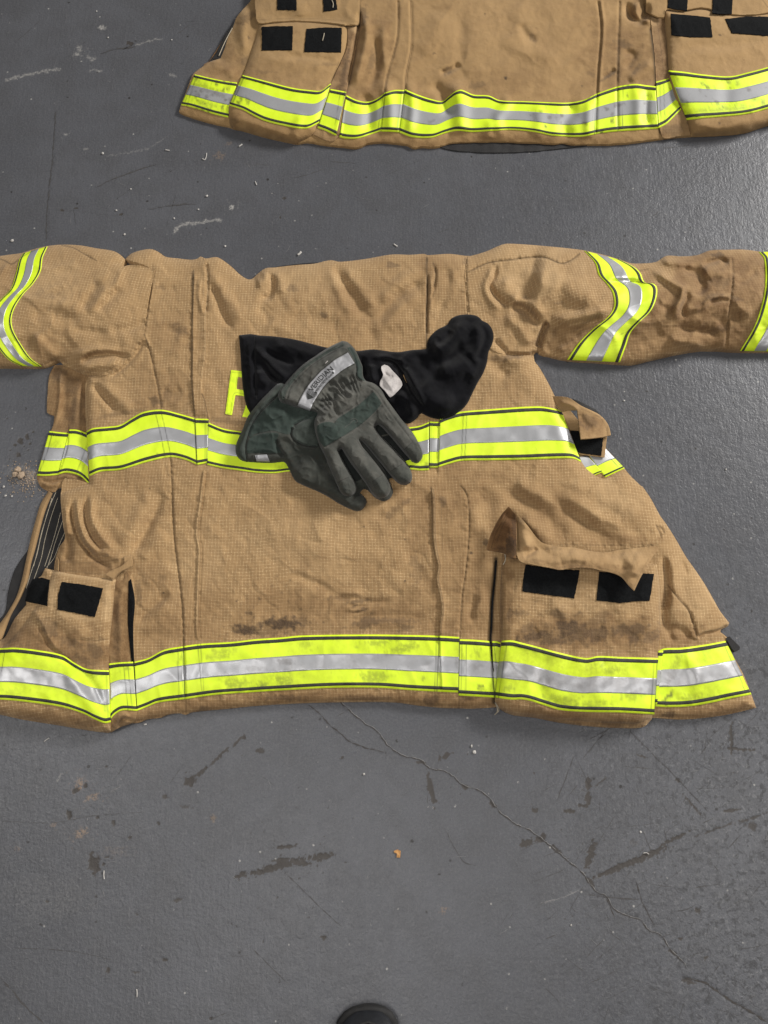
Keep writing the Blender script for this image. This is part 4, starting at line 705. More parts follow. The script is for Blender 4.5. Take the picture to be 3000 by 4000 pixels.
def HH(x, y):
    d = pos(HDf, x, y)
    return H1(x, y)+(1+9*roundp(d, 24)+7*(1-np.exp(-d/70))+relief(x, y, fh)*sstep(0, 40, d)+sstep(0, 40, d)*(2.2*fbm(x, y, 150, 41, 1)+.4*fbm(x, y, 40, 43, 2)+1.3*ridged(x, y, 190, 44, 1)+.5*ridged(x, y, 70, 46, 2)-.8))*.001
hood = sheet('protective_hood', HDp, HH, M['hood'], None, 3.4, skirt=H1o(-2), attrf=None)
tag(hood, 'black knit hood crumpled under the gloves on the tan coat, white patch showing', 'hood')
TGp = G("1180,462 1200,450 1226,458 1258,492 1292,528 1322,566 1330,596 1304,632 1245,684 1225,664 1200,632 1168,600 1172,566 1184,545 1192,518 1180,490")
tg = sheet('inner_fabric', TGp, lambda x, y: HH(x, y)+(4+relief(x, y, [Rg(G("1195,500 1240,540 1270,530"), 6, -3), Rg(G("1210,600 1260,570 1300,590"), 26, 5)]))*.001, M['tag'], hood, 2.6, thick=.002)
ribbon('hem_stitch', G("262,245 268,400 272,560 280,700"), G("265,245 271,400 275,560 283,700"), HH, M['liner'], hood, 0, 1, 2, .0004, None, 3.6, skirt=False)
# =================================================================== GLOVES
GLp = G("485,592! 455,583 430,590 360,655 290,730 220,820 178,920 140,1005 128,1045 132,1090 150,1122 180,1142 250,1152 400,1154 480,1150 505,1185 520,1215 560,1285 640,1327 720,1360 800,1402 880,1452 960,1490 1010,1503 1050,1482 1073,1437 1052,1397 1020,1375! 1060,1340 1120,1390 1190,1432 1240,1412 1263,1368 1250,1320 1200,1200 1100,1060 950,900 800,790 700,740 600,660")
GLf = Field(curve(GLp, True, 10), 6)
def hoodlift(x, y): return .013*sstep(-40, 70, HDf(x, y))
cuff_in = G("492,622 440,668 390,712 330,770 262,855 225,935 205,1000 202,1060 208,1148")
fgl = [Rg(cuff_in, 4, -3, taper=.03), Rg(G("440,620 360,690 290,770 225,860 190,950 165,1050"), 12, 3), Rg(G("540,900 525,945 545,990 600,1025 660,1042 720,1042"), 5, -6, taper=.05), Rg(G("540,900 580,868 640,840 700,800"), 6, -5, taper=.1), Bf(G, "640,950", 90, 70, 20, 6, .5425), Rg(G("230,970 330,945 420,940 500,965 580,1005 650,1045 740,1070"), 16, 5), Rg(G("250,960 340,925 430,915 500,930"), 12, -4),
 Rg(G("430,985 425,1030 450,1080 490,1120"), 9, -7), Rg(G("460,1000 470,1060 520,1110"), 14, 5), Rg(G("300,800 380,780 460,800 520,830"), 22, 4), Rg(G("320,880 400,860 480,870"), 16, -3), Rg(G("420,700 500,740 600,790"), 22, -4), Rg(G("540,1150 640,1200 760,1260 860,1330 1000,1420"), 46, 9), Rg(G("740,1130 800,1230 870,1330 950,1400"), 10, -6), Rg(G("820,1340 880,1380 960,1430"), 20, 3), Rg(G("215,1090 300,1085 400,1090 480,1095"), 6, -3)]
def HGL(x, y):
    d = pos(GLf, x, y); k = sstep(0, 24, d)
    return H1(x, y)+hoodlift(x, y)+(3+12*roundp(d, 26)+5*(1-np.exp(-d/60))+relief(x, y, fgl)*k+k*(1.3*fbm(x, y, 60, 51, 3)+1.6*ridged(x, y, 70, 59, 2)))*.001
gseam = lambda s, w=1.8, a=.8, dash=0: LN(G(s), w, a, dash)
glo = sheet('glove', GLp, HGL, M['glove_dark'], None, 2.6, skirt=H1o(0), attrf=attrs([gseam("540,900 525,945 545,990 600,1025 660,1042 720,1042"), gseam("540,900 580,868 640,840 700,800"), gseam("700,1345 780,1372 850,1425 930,1470", 1.6, .6), gseam("1010,1380 1040,1420", 1.5, .5), gseam("470,1100 440,1060 430,990", 2.2, .7), gseam("210,1092 300,1088 400,1092 480,1100", 1.5, .6)], [], [], [bl(G, "700,1250", 120, 60, 30, .12, .54), bl(G, "400,960", 80, 20, 0, .15, .54)]))
tag(glo, 'grey-green suede work glove lying palm up underneath the other glove', 'glove', 'pair of firefighting gloves')
cuff_out = G("487,596 455,587 430,593 362,658 292,733 223,822 182,921 144,1006 132,1046 136,1090 154,1120 184,1140")
ribbon('cuff_binding', cuff_out, G("492,622 470,640 440,668 390,712 330,770 262,855 225,935 208,990 200,1040 200,1085 204,1120 208,1148"), HGL, M['glove_edge'], glo, 0, 1, 12, .0006, attrs([gseam("489,607 400,688 310,752 242,838 205,930 180,1000 172,1060 176,1120", 1.5, .55, 9)]), 2.6, .003)
GPp = G("494,626! 540,600 620,680 720,790 700,830 620,850 560,880 535,915 522,950 470,945 400,925 330,935 270,950 235,975 222,940 262,862 332,776 392,718 442,674")
patch('palm_patch', GPp, HGL, M['glove_green'], glo, .5, True, 2.6)
patch('palm_patch', G("228,985! 270,960 330,945 400,940 440,950 425,990 430,1040 455,1082 400,1088 300,1085 212,1088! 208,1040"), HGL, M['glove_green'], glo, .4, True, 2.6)
patch('palm_patch', G("548,905! 600,862 700,815! 720,900 724,1038! 655,1036 600,1020 552,985 535,945"), HGL, M['glove_edge'], glo, .4, True, 2.6)
lb = patch('cuff_label', G("268,1102! 355,1097! 376,1148! 280,1145!"), HGL, M['label'], glo, 1.0, False, 2.4)
strand('label_piping', G("252,1100 262,1125 268,1150"), HGL, M['piping'], glo, 3, .0012); strand('label_piping', G("362,1095 374,1120 384,1150"), HGL, M['piping'], glo, 3, .0012)
patch('fingertip_patch', G("930,1462! 975,1440 1000,1400 1050,1400! 1070,1437 1048,1480 1010,1500 960,1487"), HGL, M['glove_tip'], glo, .4, True, 2.6)
# upper glove
GUp = (G("895,280! 932,286 962,310 990,342 1012,385 1028,425 1044,465 1045,510 1052,545 1072,568 1110,578 1150,602 1185,640 1212,690 1270,770 1330,850 1392,922 1440,1000 1468,1060 1477,1108 1462,1140 1435,1158 1405,1150 1378,1122 1340,1080 1290,1020 1230,950 1178,895 1150,880 1132,900! 1160,945 1215,1000 1275,1060 1335,1125 1380,1190 1400,1240 1395,1285 1362,1308 1330,1310 1290,1290 1245,1245 1180,1165 1110,1080 1050,1010 1024,995! 1040,1035 1095,1100 1150,1170 1205,1245 1240,1310 1246,1352 1228,1392 1192,1412 1150,1408 1110,1375 1075,1320 1020,1240 960,1160 912,1085 893,1055 870,1068! 890,1115 925,1180 962,1245 990,1300 1004,1340 995,1372 960,1397 920,1400 888,1378 862,1320 835,1260 800,1180 768,1095 738,1040 710,960 697,890 702,840 722,800 700,790 665,784 630,772 580,753 500,722 450,705 436,680 440,650 470,605 520,545 600,462 690,396 800,326"))
GUL = curve(GUp, True, 8); GUf_ = Field(GUL, 5)
gath = curve(G("715,798 760,745 830,690 880,640 950,600 1030,572"), step=6)
fgu = [Rg(G("710,880 745,862 800,850 850,830 930,785 1000,740 1060,690 1120,636"), 4.5, -2.5, taper=.03), Rg(G("765,1052 850,1005 950,945 1050,875 1130,800 1192,738"), 4.5, -2.5, taper=.03), Rg(G("900,285 820,345 720,408 620,478 530,575 480,650 470,700"), 5, -4, taper=.02), Rg(G("905,310 850,350 700,440 600,530 530,610 500,700"), 4, -2, taper=.02),
 Rg(G("775,640 830,640 850,690 800,720"), 8, -5), Rg(G("720,720 780,710 830,700"), 6, -5), Rg(G("735,760 790,745 815,720"), 6, -4.5), Rg(G("760,690 700,700 690,740"), 8, 4), Rg(G("800,600 840,590 870,620"), 7, -4.5), Rg(G("860,590 900,560 930,590"), 7, -4.5), Rg(G("940,560 965,535 990,560"), 6, -4), Rg(G("880,650 920,660 950,690"), 6, -6), Rg(G("890,640 940,640 980,680"), 7, 4), Rg(G("850,700 840,760 860,810 850,830"), 8, -6), Rg(G("830,740 810,800 840,830"), 8, 4), Rg(G("760,800 740,830 720,860"), 7, -4), Rg(G("790,780 780,820 760,850"), 7, 3.5),
 Rg(G("760,460 830,420 900,380"), 18, 3), Rg(G("640,560 700,500 760,460"), 14, 2), Bf(G, "960,700", 120, 60, -35, 5, .5425), Bf(G, "950,870", 180, 70, -35, 4, .5425),
 Rg(G("800,1080 850,1180 900,1290 940,1360"), 16, 2.5), Rg(G("950,1030 1030,1140 1120,1260 1190,1360"), 17, 3), Rg(G("1080,960 1170,1060 1270,1180 1340,1260"), 17, 3), Rg(G("1190,840 1280,950 1370,1050 1430,1110"), 17, 3),
 Rg(G("1080,600 1150,650 1200,730 1300,870 1400,1000 1440,1080"), 5, -2, taper=.03), Rg(G("950,330 985,400 1000,470 1000,540 1040,570"), 5, -4, taper=.05), Rg(G("1090,1290 1130,1270 1170,1250"), 8, -2)]
def HGUP(x, y):
    d = pos(GUf_, x, y); k = sstep(0, 14, d)
    h = H1(x, y)+hoodlift(x, y)+.019*sstep(-30, 60, GLf(x, y))
    r = relief(x, y, fgu)
    i, dd, sd, t = linedist(x, y, gath, 40)
    if len(i):
        tot = 240.; rr = -5.5*np.exp(-(dd/9)**2)+2.0*np.sin(t*2*np.pi*13+1.3*np.sin(t*21))*np.exp(-((dd-8)/20)**2)*sstep(0, .1, t)*sstep(0, .1, 1-t)
        r[i] += rr
    return h+(4+19*roundp(d, 26)+6*(1-np.exp(-d/60))+r*k+k*(1.0*fbm(x, y, 50, 57, 3)+1.3*ridged(x, y, 55, 58, 2)))*.001
glu = sheet('glove', GUp, HGUP, M['glove'], None, 2.3, skirt=lambda x, y: H1(x, y)+hoodlift(x, y)*0, attrf=attrs([
  gseam("870,1062 893,1058 915,1090 960,1160 1020,1240", 1.5, .5), gseam("905,310 850,350 700,440 600,530 530,610 500,700", 1.8, .6), gseam("880,1052 868,1075 890,1125 925,1195 960,1260 985,1320", 1.3, .55), gseam("925,1075 975,1150 1035,1235 1090,1320 1120,1365", 1.3, .55), gseam("1010,1005 1050,1065 1110,1120 1165,1190 1215,1270 1232,1330", 1.3, .55), gseam("1050,995 1120,1070 1190,1150 1255,1235 1300,1280", 1.3, .55), gseam("1130,905 1175,985 1230,1030 1290,1085 1345,1150 1385,1225", 1.3, .55), gseam("1165,875 1190,885 1245,945 1305,1015 1352,1072", 1.3, .55), gseam("1080,600 1150,650 1200,730 1300,870 1400,1000 1440,1080", 1.4, .5),
  gseam("865,1302 905,1278 945,1262", 1.6, .7), gseam("1115,1292 1150,1270 1185,1245", 1.6, .7), gseam("1245,1220 1290,1190 1325,1170", 1.6, .7), gseam("1345,1062 1372,1035 1400,1012", 1.6, .7), gseam("710,960 740,1035 768,1095 800,1180 835,1262", 1.5, .4), gseam("790,450 780,432 788,425", 1.2, 0)],
  [], [], [bl(G, "900,1120", 150, 60, -35, .12, .54), bl(G, "900,680", 120, 40, -20, .2, .54), bl(G, "760,640", 50, 30, 0, .25, .54), LN(G("715,870 740,860 800,842"), 1.4, .3)]))
tag(glu, 'grey-green suede work glove lying back up, silver lettered label across its cuff', 'glove', 'pair of firefighting gloves')
ribbon('cuff_binding', G("893,283 800,330 692,399 603,466 523,548 473,608 443,652 440,680 452,700"), G("915,306 900,318 820,352 720,415 622,486 545,570 498,640 482,690 480,714"), HGUP, M['glove_edge'], glu, 0, 1, 12, .0006, attrs([gseam("905,300 810,343 706,408 612,478 533,560 487,625 470,700", 1.4, .5, 9)]), 2.4, .003)
GSp = G("872,1072! 893,1058 1024,998 1150,884 1180,895! 1260,975 1340,1070 1395,1130! 1330,1160 1300,1250! 1200,1290 1130,1380! 1060,1340 1010,1330! 950,1240")
patch('finger_gap_sheet', GSp, lambda x, y: H1(x, y)+hoodlift(x, y)+.019*sstep(-30, 60, GLf(x, y))+.0025, M['finger_gap'], glu, 0, True, 3)  # added dark sheet under the hand, paints the gaps between fingers dark
KPp = G("712,895! 745,872 800,862 845,872! 860,842 930,797 1000,752 1060,702 1122,645! 1150,680 1182,728! 1130,790 1050,865 950,935 850,995 768,1042! 740,1010 718,950")
patch('knuckle_patch', KPp, HGUP, M['glove_green'], glu, .9, True, 2.4)
patch('cuff_edge_patch', G("935,330! 960,320 985,350 1008,392 1024,430 1040,470 1041,510 1048,545 1062,566 1020,552 1000,520! 1002,470 985,420 960,370"), HGUP, M['glove_green'], glu, .9, True, 2.4)
for q in ("862,1306! 905,1285 945,1268! 975,1300 1000,1342 990,1370 958,1392 922,1395 892,1375", "1118,1298! 1150,1275 1185,1252! 1225,1300 1240,1350 1224,1388 1190,1406 1152,1402 1128,1375", "1250,1225! 1290,1196 1326,1176! 1370,1200 1394,1245 1388,1282 1358,1302 1330,1304 1296,1286", "1348,1066! 1374,1040 1402,1018! 1440,1020 1462,1062 1471,1106 1458,1136 1435,1151 1408,1143"):
    patch('fingertip_patch', G(q), HGUP, M['glove_tip'], glu, .7, True, 2.2)
LT = G("575,745 600,690 645,612 700,545 750,493 800,452 850,412 900,384 938,362"); LB = G("665,782 690,722 722,670 762,612 800,570 845,532 890,496 935,468 986,440")
lab = ribbon('cuff_label', LT, LB, HGUP, M['label'], glu, 0, 1, 14, .0014, None, 2.4)
ribbon('label_piping', LT, LB, HGUP, M['piping'], glu, -.07, -.005, 3, .0012, None, 2.4, .0006); ribbon('label_piping', LT, LB, HGUP, M['piping'], glu, 1.0, 1.05, 3, .0012, None, 2.4, .0006)
tcur = curve(LT, step=4); bcur = curve(LB, step=4); NL = 300; ta = resamp(tcur, NL); tb = resamp(bcur, NL)
def lab_pt(u, v):
    k = np.clip(u, 0, 1)*(NL-1); i = np.clip(k.astype(int), 0, NL-2); f = (k-i)[:, None]
    a = ta[i]*(1-f)+ta[i+1]*f; b = tb[i]*(1-f)+tb[i+1]*f
    return a*(1-v[:, None])+b*v[:, None]
def draped_text(name, txt, u0, u1, v0, v1, off=.0022, bold=0.):
    cu = bpy.data.curves.new(name, 'FONT'); cu.body = txt; cu.size = 1; cu.resolution_u = 3; cu.offset = bold
    o = bpy.data.objects.new(name, cu); COL.objects.link(o); bpy.context.view_layer.update()
    me = o.evaluated_get(bpy.context.evaluated_depsgraph_get()).to_mesh()
    v = np.array([tuple(q.co) for q in me.vertices]); f = [tuple(p.vertices) for p in me.polygons]
    o.to_mesh_clear(); bpy.data.objects.remove(o); bpy.data.curves.remove(cu)
    a = (v[:, 0]-v[:, 0].min())/(np.ptp(v[:, 0])); b = (v[:, 1]-v[:, 1].min())/np.ptp(v[:, 1])
    p = lab_pt(u0+(u1-u0)*a, v1+(v0-v1)*b)
    V = P(p[:, 0], p[:, 1], HGUP(p[:, 0], p[:, 1])+off)
    return mk(name, V, f, M['ink'], glu, smooth=False)
draped_text('lettering', 'VERIDIAN', .26, .70, .16, .56, bold=.012)
draped_text('small_lettering', 'FIRE PROTECTIVE GEAR', .30, .635, .66, .84, bold=.02)
def lab_poly(name, pts):
    a = np.array(pts, float); p = lab_pt(a[:, 0], a[:, 1]); V = P(p[:, 0], p[:, 1], HGUP(p[:, 0], p[:, 1])+.0022)
    return V
emb = []; ef = []
def addp(pts):
    V = lab_poly('', pts); k = sum(len(e) for e in emb); emb.append(V); ef.append(tuple(range(k, k+len(V))))
addp([(.135, .52), (.215, .16), (.205, .85)])
for s in (0, 1, 2, 3): addp([(.222+s*.017, .15+.02*s), (.230+s*.017, .15+.02*s), (.222+s*.015, .88), (.213+s*.015, .88)])
mk('emblem', np.vstack(emb), ef, M['ink'], glu, smooth=False)
for q in ([(.27, .68), (.29, .68), (.29, .86), (.27, .86)], [(.645, .62), (.675, .62), (.675, .80), (.645, .80)]): mk('label_mark', lab_poly('', q), [(0, 1, 2, 3)], M['ink'], glu, smooth=False)
strand('loose_thread', G("775,442 785,430 792,424"), HGUP, M['tag'], glu, 3, .002)
strand('embossed_mark', G("915,905 930,890 950,880 965,860 985,850"), HGUP, M['glove'], glu, 2.2, .0012); strand('embossed_mark', G("955,850 975,838 1000,845 1008,860 990,872"), HGUP, M['glove'], glu, 2.2, .0012)
# =================================================================== SECOND JACKET
B2 = (T1("540,-260! 525,0 500,30 450,90 425,150 395,215 360,315! 300,335 270,355 225,388 208,408 190,455 170,510 148,565 137,602! 170,618 240,640 330,665 410,682 435,692 480,700 600,735 690,755 770,772 800,768 830,764 900,775 980,786 1040,792 1090,797 1120,790 1150,775 1230,766 1330,775 1370,780 1405,797 1450,790 1500,794 1560,785 1600,772 1659,768")
  + T2("100,765 200,764 400,770 500,776 560,772 600,780 700,778 850,775 1000,758 1095,745 1150,738 1240,732 1400,725 1540,710 1659,672 1760,650! 1760,-260!"))
S2 = curve(B2, True, 14); F2f = Field(S2, 9)
f2 = [Rg(T1("1110,40 1108,140 1085,260 1062,380 1040,500"), 8, -10), Rg(T1("1140,60 1150,200 1120,340 1080,480"), 18, 7), St(T1("1108,150 1085,300 1060,420 1040,500 1015,735"), 3, 30, 4, .03), Rg(T1("1185,180 1210,300 1190,420 1150,500"), 16, -5), Rg(T1("1250,100 1240,260 1260,400"), 18, 4), Rg(T1("1320,0 1315,200 1262,400 1245,500"), 5, -3, taper=.02), Rg(T1("1388,0 1390,250 1362,400 1356,480 1325,710"), 5, -3.5, taper=.02), St(T1("1390,0 1393,250 1364,400 1357,480 1326,710"), 2.5, 26, 4, .02),
 Rg(T1("1540,400 1600,380 1659,340"), 12, -6), Rg(T1("1500,440 1560,520 1600,640"), 22, -6), Rg(T1("1100,520 1160,560 1160,740"), 24, -7), Rg(T1("1240,420 1280,560 1270,740"), 24, 6), Rg(T1("1620,420 1659,560 1659,740"), 30, 7), Rg(T1("1380,420 1400,560 1380,740"), 20, 5), Rg(T1("1430,300 1500,200 1560,60"), 40, 3),
 Rg(T2("740,0 757,150 742,370 735,500 728,720"), 5, -3, taper=.02), Rg(T2("757,0 772,150 756,370 748,500"), 5, 2.5, taper=.02), Rg(T2("858,0 850,230 845,460 850,700"), 5, -2.8, taper=.02), Rg(T2("320,120 360,200 420,220"), 16, -3.5), Rg(T2("200,180 300,260 420,290 560,350"), 26, 3), Rg(T2("220,500 250,560 200,640 230,760"), 22, 4), Rg(T2("550,550 600,600 560,680 600,760"), 26, -6), Rg(T2("400,540 430,640 400,760"), 26, 3), Rg(T2("700,520 690,620 690,760"), 20, 4), Rg(T2("940,440 960,560 950,700"), 24, 4), Rg(T2("1010,480 1000,600 1020,700"), 14, -4), Rg(T2("760,420 800,400 840,370"), 9, -4), Rg(T2("870,280 930,300 880,380"), 14, -4), Rg(T2("1040,330 960,400 900,440"), 16, 4), Rg(T2("900,0 910,80 960,110 1000,70 1000,0"), 14, -9), Rg(T2("960,0 950,90 1040,120"), 12, 5),
 St(T2("1026,160 1045,300 1054,440 1068,690"), 3, 30, 4, .03), Rg(T2("0,60 0,300 10,480"), 26, -3), Rg(T2("300,0 330,120 300,260"), 40, 3), Rg(T1("300,330 400,380 450,440"), 20, 3), Rg(T1("500,30 480,160 500,300"), 20, 4), Rg(T2("150,760 160,640"), 20, 3)]
f2 = gain(f2, 1.4)
band2 = [curve(T1("180,500 420,540 700,570 900,580 1000,610 1150,645 1300,600 1500,640 1659,590")+T2("60,600 300,625 600,640 740,610 950,575 1100,560"), step=30), curve(T2("1150,490 1400,520 1700,460"), step=30)]
def H2(x, y):
    d = pos(F2f, x, y); k = sstep(0, 50, d)
    h = 6+13*(1-np.exp(-d/45))+relief(x, y, f2)+k*(2.6*fbm(x, y, 280, 25, 1)+.5*fbm(x, y, 110, 29, 1))+k*(1-.9*bandmask(x, y, band2, 75))*(.5*fbm(x, y, 45, 30, 2)+.3*fbm(x, y, 26, 32, 2))+(1-k)*.8*fbm(x, y, 40, 34, 2)
    h = h+k*(1-.9*bandmask(x, y, band2, 75))*(1.3*ridged(x, y, 230, 45, 2)-.4*ridged(x, y, 150, 49, 1)+.35*ridged(x, y, 60, 52, 2))
    return np.maximum(h, 2.5)*.001
def H2o(o): return lambda x, y: H2(x, y)+o*.001
K2 = 1200/1659.0
j2 = thing('turnout_jacket', tuple(P(1900, 250, 0)), 'tan firefighter coat at the top edge, only its lower half and speckled hem band showing', 'jacket')
s2 = [bl(T1, "1180,300", 120, 260, 0, .6, K2), bl(T2, "800,300", 160, 260, 0, .5, K2), bl(T2, "950,300", 140, 200, 0, .5, K2), bl(T1, "380,330", 150, 90, 20, .45, K2), bl(T2, "200,440", 300, 80, 0, .3, K2), bl(T1, "1000,420", 70, 200, 0, .5, K2), bl(T2, "400,760", 500, 30, 0, .5, K2), bl(T1, "1300,780", 400, 30, 0, .5, K2), bl(T2, "1000,60", 100, 90, 0, .6, K2)]
d2 = [bl(T1, "510,95", 60, 22, -35, .45, K2), bl(T1, "490,330", 26, 30, 0, .4, K2), bl(T1, "1180,330", 20, 60, 10, .35, K2), bl(T1, "1590,380", 30, 22, 0, .5, K2), bl(T2, "240,425", 8, 10, 0, .9, K2), bl(T2, "130,75", 6, 5, 0, .8, K2), bl(T2, "655,465", 7, 7, 0, .7, K2), bl(T2, "90,460", 60, 20, -10, .35, K2), bl(T2, "810,400", 60, 12, -35, .6, K2), bl(T2, "880,240", 50, 26, 20, .45, K2), bl(T2, "385,200", 16, 26, 0, .5, K2), bl(T2, "950,370", 34, 12, -60, .4, K2), bl(T1, "1515,290", 10, 5, -30, .6, K2), bl(T1, "512,200", 5, 10, 0, .6, K2), bl(T2, "700,400", 30, 12, 20, .3, K2), bl(T1, "1130,90", 24, 60, 0, .5, K2), bl(T2, "850,330", 12, 120, 0, .4, K2)]
m2 = M['canvas_far']
sheet('back_panel', B2, H2, m2, j2, 4.2, skirt=zflat, attrf=attrs([LN(T1("1320,0 1315,200 1262,400 1248,500"), 2, .5), LN(T1("1388,0 1390,250 1362,400 1356,480"), 2.2, .6), LN(T2("741,0 757,150 742,370 735,500"), 2, .5), LN(T2("858,0 850,230 845,460"), 2, .45), LN(T1("1110,30 1106,140"), 5, .8), LN(T1("1100,180 1085,300 1060,420 1040,500"), 4.5, .95), LN(T2("1026,160 1045,300 1054,440 1068,690 1078,715"), 6, 1.1), LN(T1("1045,130 1130,135"), 3, .7)], d2, s2, [bl(T2, "200,150", 300, 200, 0, .15, K2), bl(T1, "1080,165", 22, 26, 0, .5, K2), bl(T2, "1045,110", 26, 26, 0, .5, K2)], .22, 131))  # widest lines by the pockets paint shade into the deep folds
sheet('zip_edge', T1("440,110! 385,190 340,280 298,335! 325,318 362,318! 385,262 402,200 428,150"), lambda x, y: H2(x, y)*.4+.004, M['liner'], j2, 3.6, skirt=zflat)
strand('zip_coil', T1("425,150 385,225 352,300"), lambda x, y: H2(x, y)*.4+.005, M['thread'], j2, 3, .001)
sheet('front_flap', T1("510,20! 440,110! 300,330! 270,350 340,330 400,215 440,120! 525,30"), lambda x, y: 0*x+.004, M['canvas_dark'], j2, 4, skirt=zflat)
sheet('lining', N("1800,540! 1960,545 2300,560 2300,566 2180,582 2080,592 1950,597 1850,595 1740,582 1700,560"), lambda x, y: (2.0+1.0*fbm(x, y, 60, 3, 2))*.001, M['liner'], j2, 4, skirt=zflat)
bs = (2,)
stb = [LN(T1("235,405 205,490 178,580"), 1.6, .7), LN(T1("222,403 190,490 162,575"), 1.4, .5), LN(T1("1240,505 1212,708"), 1.5, .6), LN(T1("1252,500 1226,708"), 1.8, .7), LN(T1("1340,485 1315,710"), 1.5, .6), LN(T1("1356,482 1326,712"), 1.8, .7), LN(T1("1010,490 975,710"), 1.4, .6), LN(T1("1035,495 1000,725"), 2.6, .9), LN(T2("733,505 722,725"), 2, .8), LN(T2("720,510 712,725"), 1.3, .5), LN(T2("847,465 848,705"), 1.8, .7), LN(T2("875,462 873,700"), 1.5, .7), LN(T2("1075,440 1080,670"), 1.5, .6), LN(T2("1095,435 1102,660"), 1.5, .6), LN(T1("490,410 422,565"), 1.8, .7), LN(T1("945,470 895,660"), 1.5, .6)]
rs = random.Random(5); dsp = []
for k in range(110):
    q = rs.random()
    if q < .3: p = T1("%f,%f" % (rs.uniform(220, 420), rs.uniform(405, 600)))[0]
    elif q < .62: p = T2("%f,%f" % (rs.uniform(350, 1080), rs.uniform(450, 730)))[0]
    elif q < .95: p = T2("%f,%f" % (rs.uniform(1130, 1659), rs.uniform(370, 630)))[0]
    else: p = T1("%f,%f" % (rs.uniform(430, 520), rs.uniform(510, 570)))[0]
    r = rs.uniform(3.5, 9); dsp.append((p[0], p[1], r*rs.uniform(.8, 1.6), r, rs.uniform(0, 180), rs.uniform(.5, 1)))
dsp += [bl(T1, "260,470", 60, 26, 20, .5, K2), bl(T1, "340,500", 60, 22, 20, .5, K2), bl(T1, "280,560", 70, 18, 15, .5, K2), bl(T1, "1070,555", 14, 20, 0, .4, K2), bl(T2, "520,640", 14, 22, 0, .5, K2), bl(T2, "400,630", 14, 22, 0, .5, K2), bl(T1, "1500,655", 20, 8, -20, .5, K2), bl(T2, "1400,590", 180, 14, -3, .5, K2)]
def t2(T, Bm, zf, seed): trim(T, Bm, zf, j2, stb, dsp, [], seed, 1.6, .05, (.345, .66), True)
t2(T1("222,401 300,420 380,436 450,446"), T1("148,566 200,575 250,590 320,612 402,632"), H2, 201)
t2(T1("1040,513 1100,541 1160,549 1210,530 1250,500"), T1("1004,738 1040,745 1100,745 1160,728 1230,705"), H2, 202)
t2(T1("1250,500 1300,486 1355,486"), T1("1230,707 1275,708 1326,712"), H2o(.6), 203)
t2(T1("1356,481 1430,512 1500,535 1560,545 1600,515 1630,492 1659,484")+T2("20,490 70,511 150,516 210,541 350,547 500,553 580,554 660,540 735,505"), T1("1326,712 1400,738 1500,741 1560,722 1620,706 1659,704")+T2("60,710 150,705 280,699 400,710 500,730 650,735 728,722"), H2, 204)
t2(T2("735,505 790,485 850,466 940,453 1000,460 1052,466"), T2("728,722 790,712 850,706 950,700 1066,692"), H2, 205)
# second jacket pockets
P2Lp = T1("572,120! 700,112 900,115 1040,124! 1045,200 1030,280 1010,330 985,380 957,450 930,550 900,640 885,668 862,722 770,771! 690,752 600,733 500,703 435,690 412,676! 404,600 410,560 440,490 480,405 510,330 540,240 560,180")
P2Lf = Field(curve(P2Lp, True, 12), 8)
def HP2L(x, y): return H2(x, y)+(2+10*(1-np.exp(-pos(P2Lf, x, y)/18))+relief(x, y, [Rg(T1("700,300 850,310 1000,340"), 14, -2.5), Rg(T1("560,300 800,350 960,360"), 22, 2), Rg(T1("450,640 600,690 760,740"), 16, 3), Rg(T1("800,600 760,760"), 20, 3), Rg(T1("880,480 930,480 950,452"), 10, -3)]))*.001
p2 = sheet('pocket', P2Lp, HP2L, m2, j2, 4, skirt=H2o(-3), attrf=attrs([LN(T1("1000,335 975,400 950,460"), 2, .5)], [bl(T1, "950,350", 60, 10, 0, .3, K2), bl(T1, "600,390", 60, 10, 0, .25, K2), bl(T1, "430,660", 30, 30, 0, .4, K2)], [bl(T1, "650,700", 300, 60, 12, .45, K2), bl(T1, "700,400", 300, 60, 5, .25, K2)], [bl(T1, "760,300", 200, 30, 0, .15, K2)], .15, 141))
for q in ("582,145! 665,140 752,141! 748,270! 660,270 585,272!", "825,155! 920,148 1017,150! 1012,282! 900,280 813,279!"): patch('hook_patch', T1(q), HP2L, M['hook'], p2, 1.4)
strand('loose_thread', T1("922,178 918,195 912,218"), HP2L, M['thread'], p2, 3.2, .003)
t2(T1("480,405 600,436 750,474 850,487 905,488 957,450"), T1("408,567 480,590 540,622 600,650 700,675 820,692 892,662"), HP2L, 206)
FL2 = T1("535,-200! 545,0 550,60 555,108! 570,125 640,118 760,112 900,118 1000,128 1045,135 1110,130! 1112,40 1108,-200!")
def HFL2(x, y): return HP2L(x, y)+(7+relief(x, y, [Rg(T1("560,80 800,92 1100,100"), 20, -3), Rg(T1("780,0 790,100"), 30, 3)]))*.001
fl2 = sheet('pocket_flap', FL2, HFL2, m2, p2, 4, thick=.003, attrf=attrs([LN(T1("560,108 800,100 1100,118"), 1.6, .25)], [], [], [], .1, 151))
for q in ("664,-60! 668,52! 772,54! 772,-60!", "912,-60! 918,62! 993,50! 985,0! 980,-60!"): patch('hook_patch', T1(q), HFL2, M['hook'], p2, 1.4)
strand('loose_thread', T1("962,0 970,18 968,40"), HFL2, M['thread'], p2, 3.2, .003)
GS2 = T1("1045,135! 1105,150 1095,250 1070,380 1040,500 1000,735! 960,765 860,725! 890,665 955,455! 1010,335 1045,250")
sheet('pocket_side', GS2, H2o(2.2), M['canvas_plain'], j2, 4, thick=.003, attrf=attrs([], [bl(T1, "1030,400", 20, 150, 10, .5, K2)], [bl(T1, "1030,350", 80, 260, 0, .9, K2)], [bl(T1, "1078,165", 26, 24, 0, .6, K2)], .4, 152))
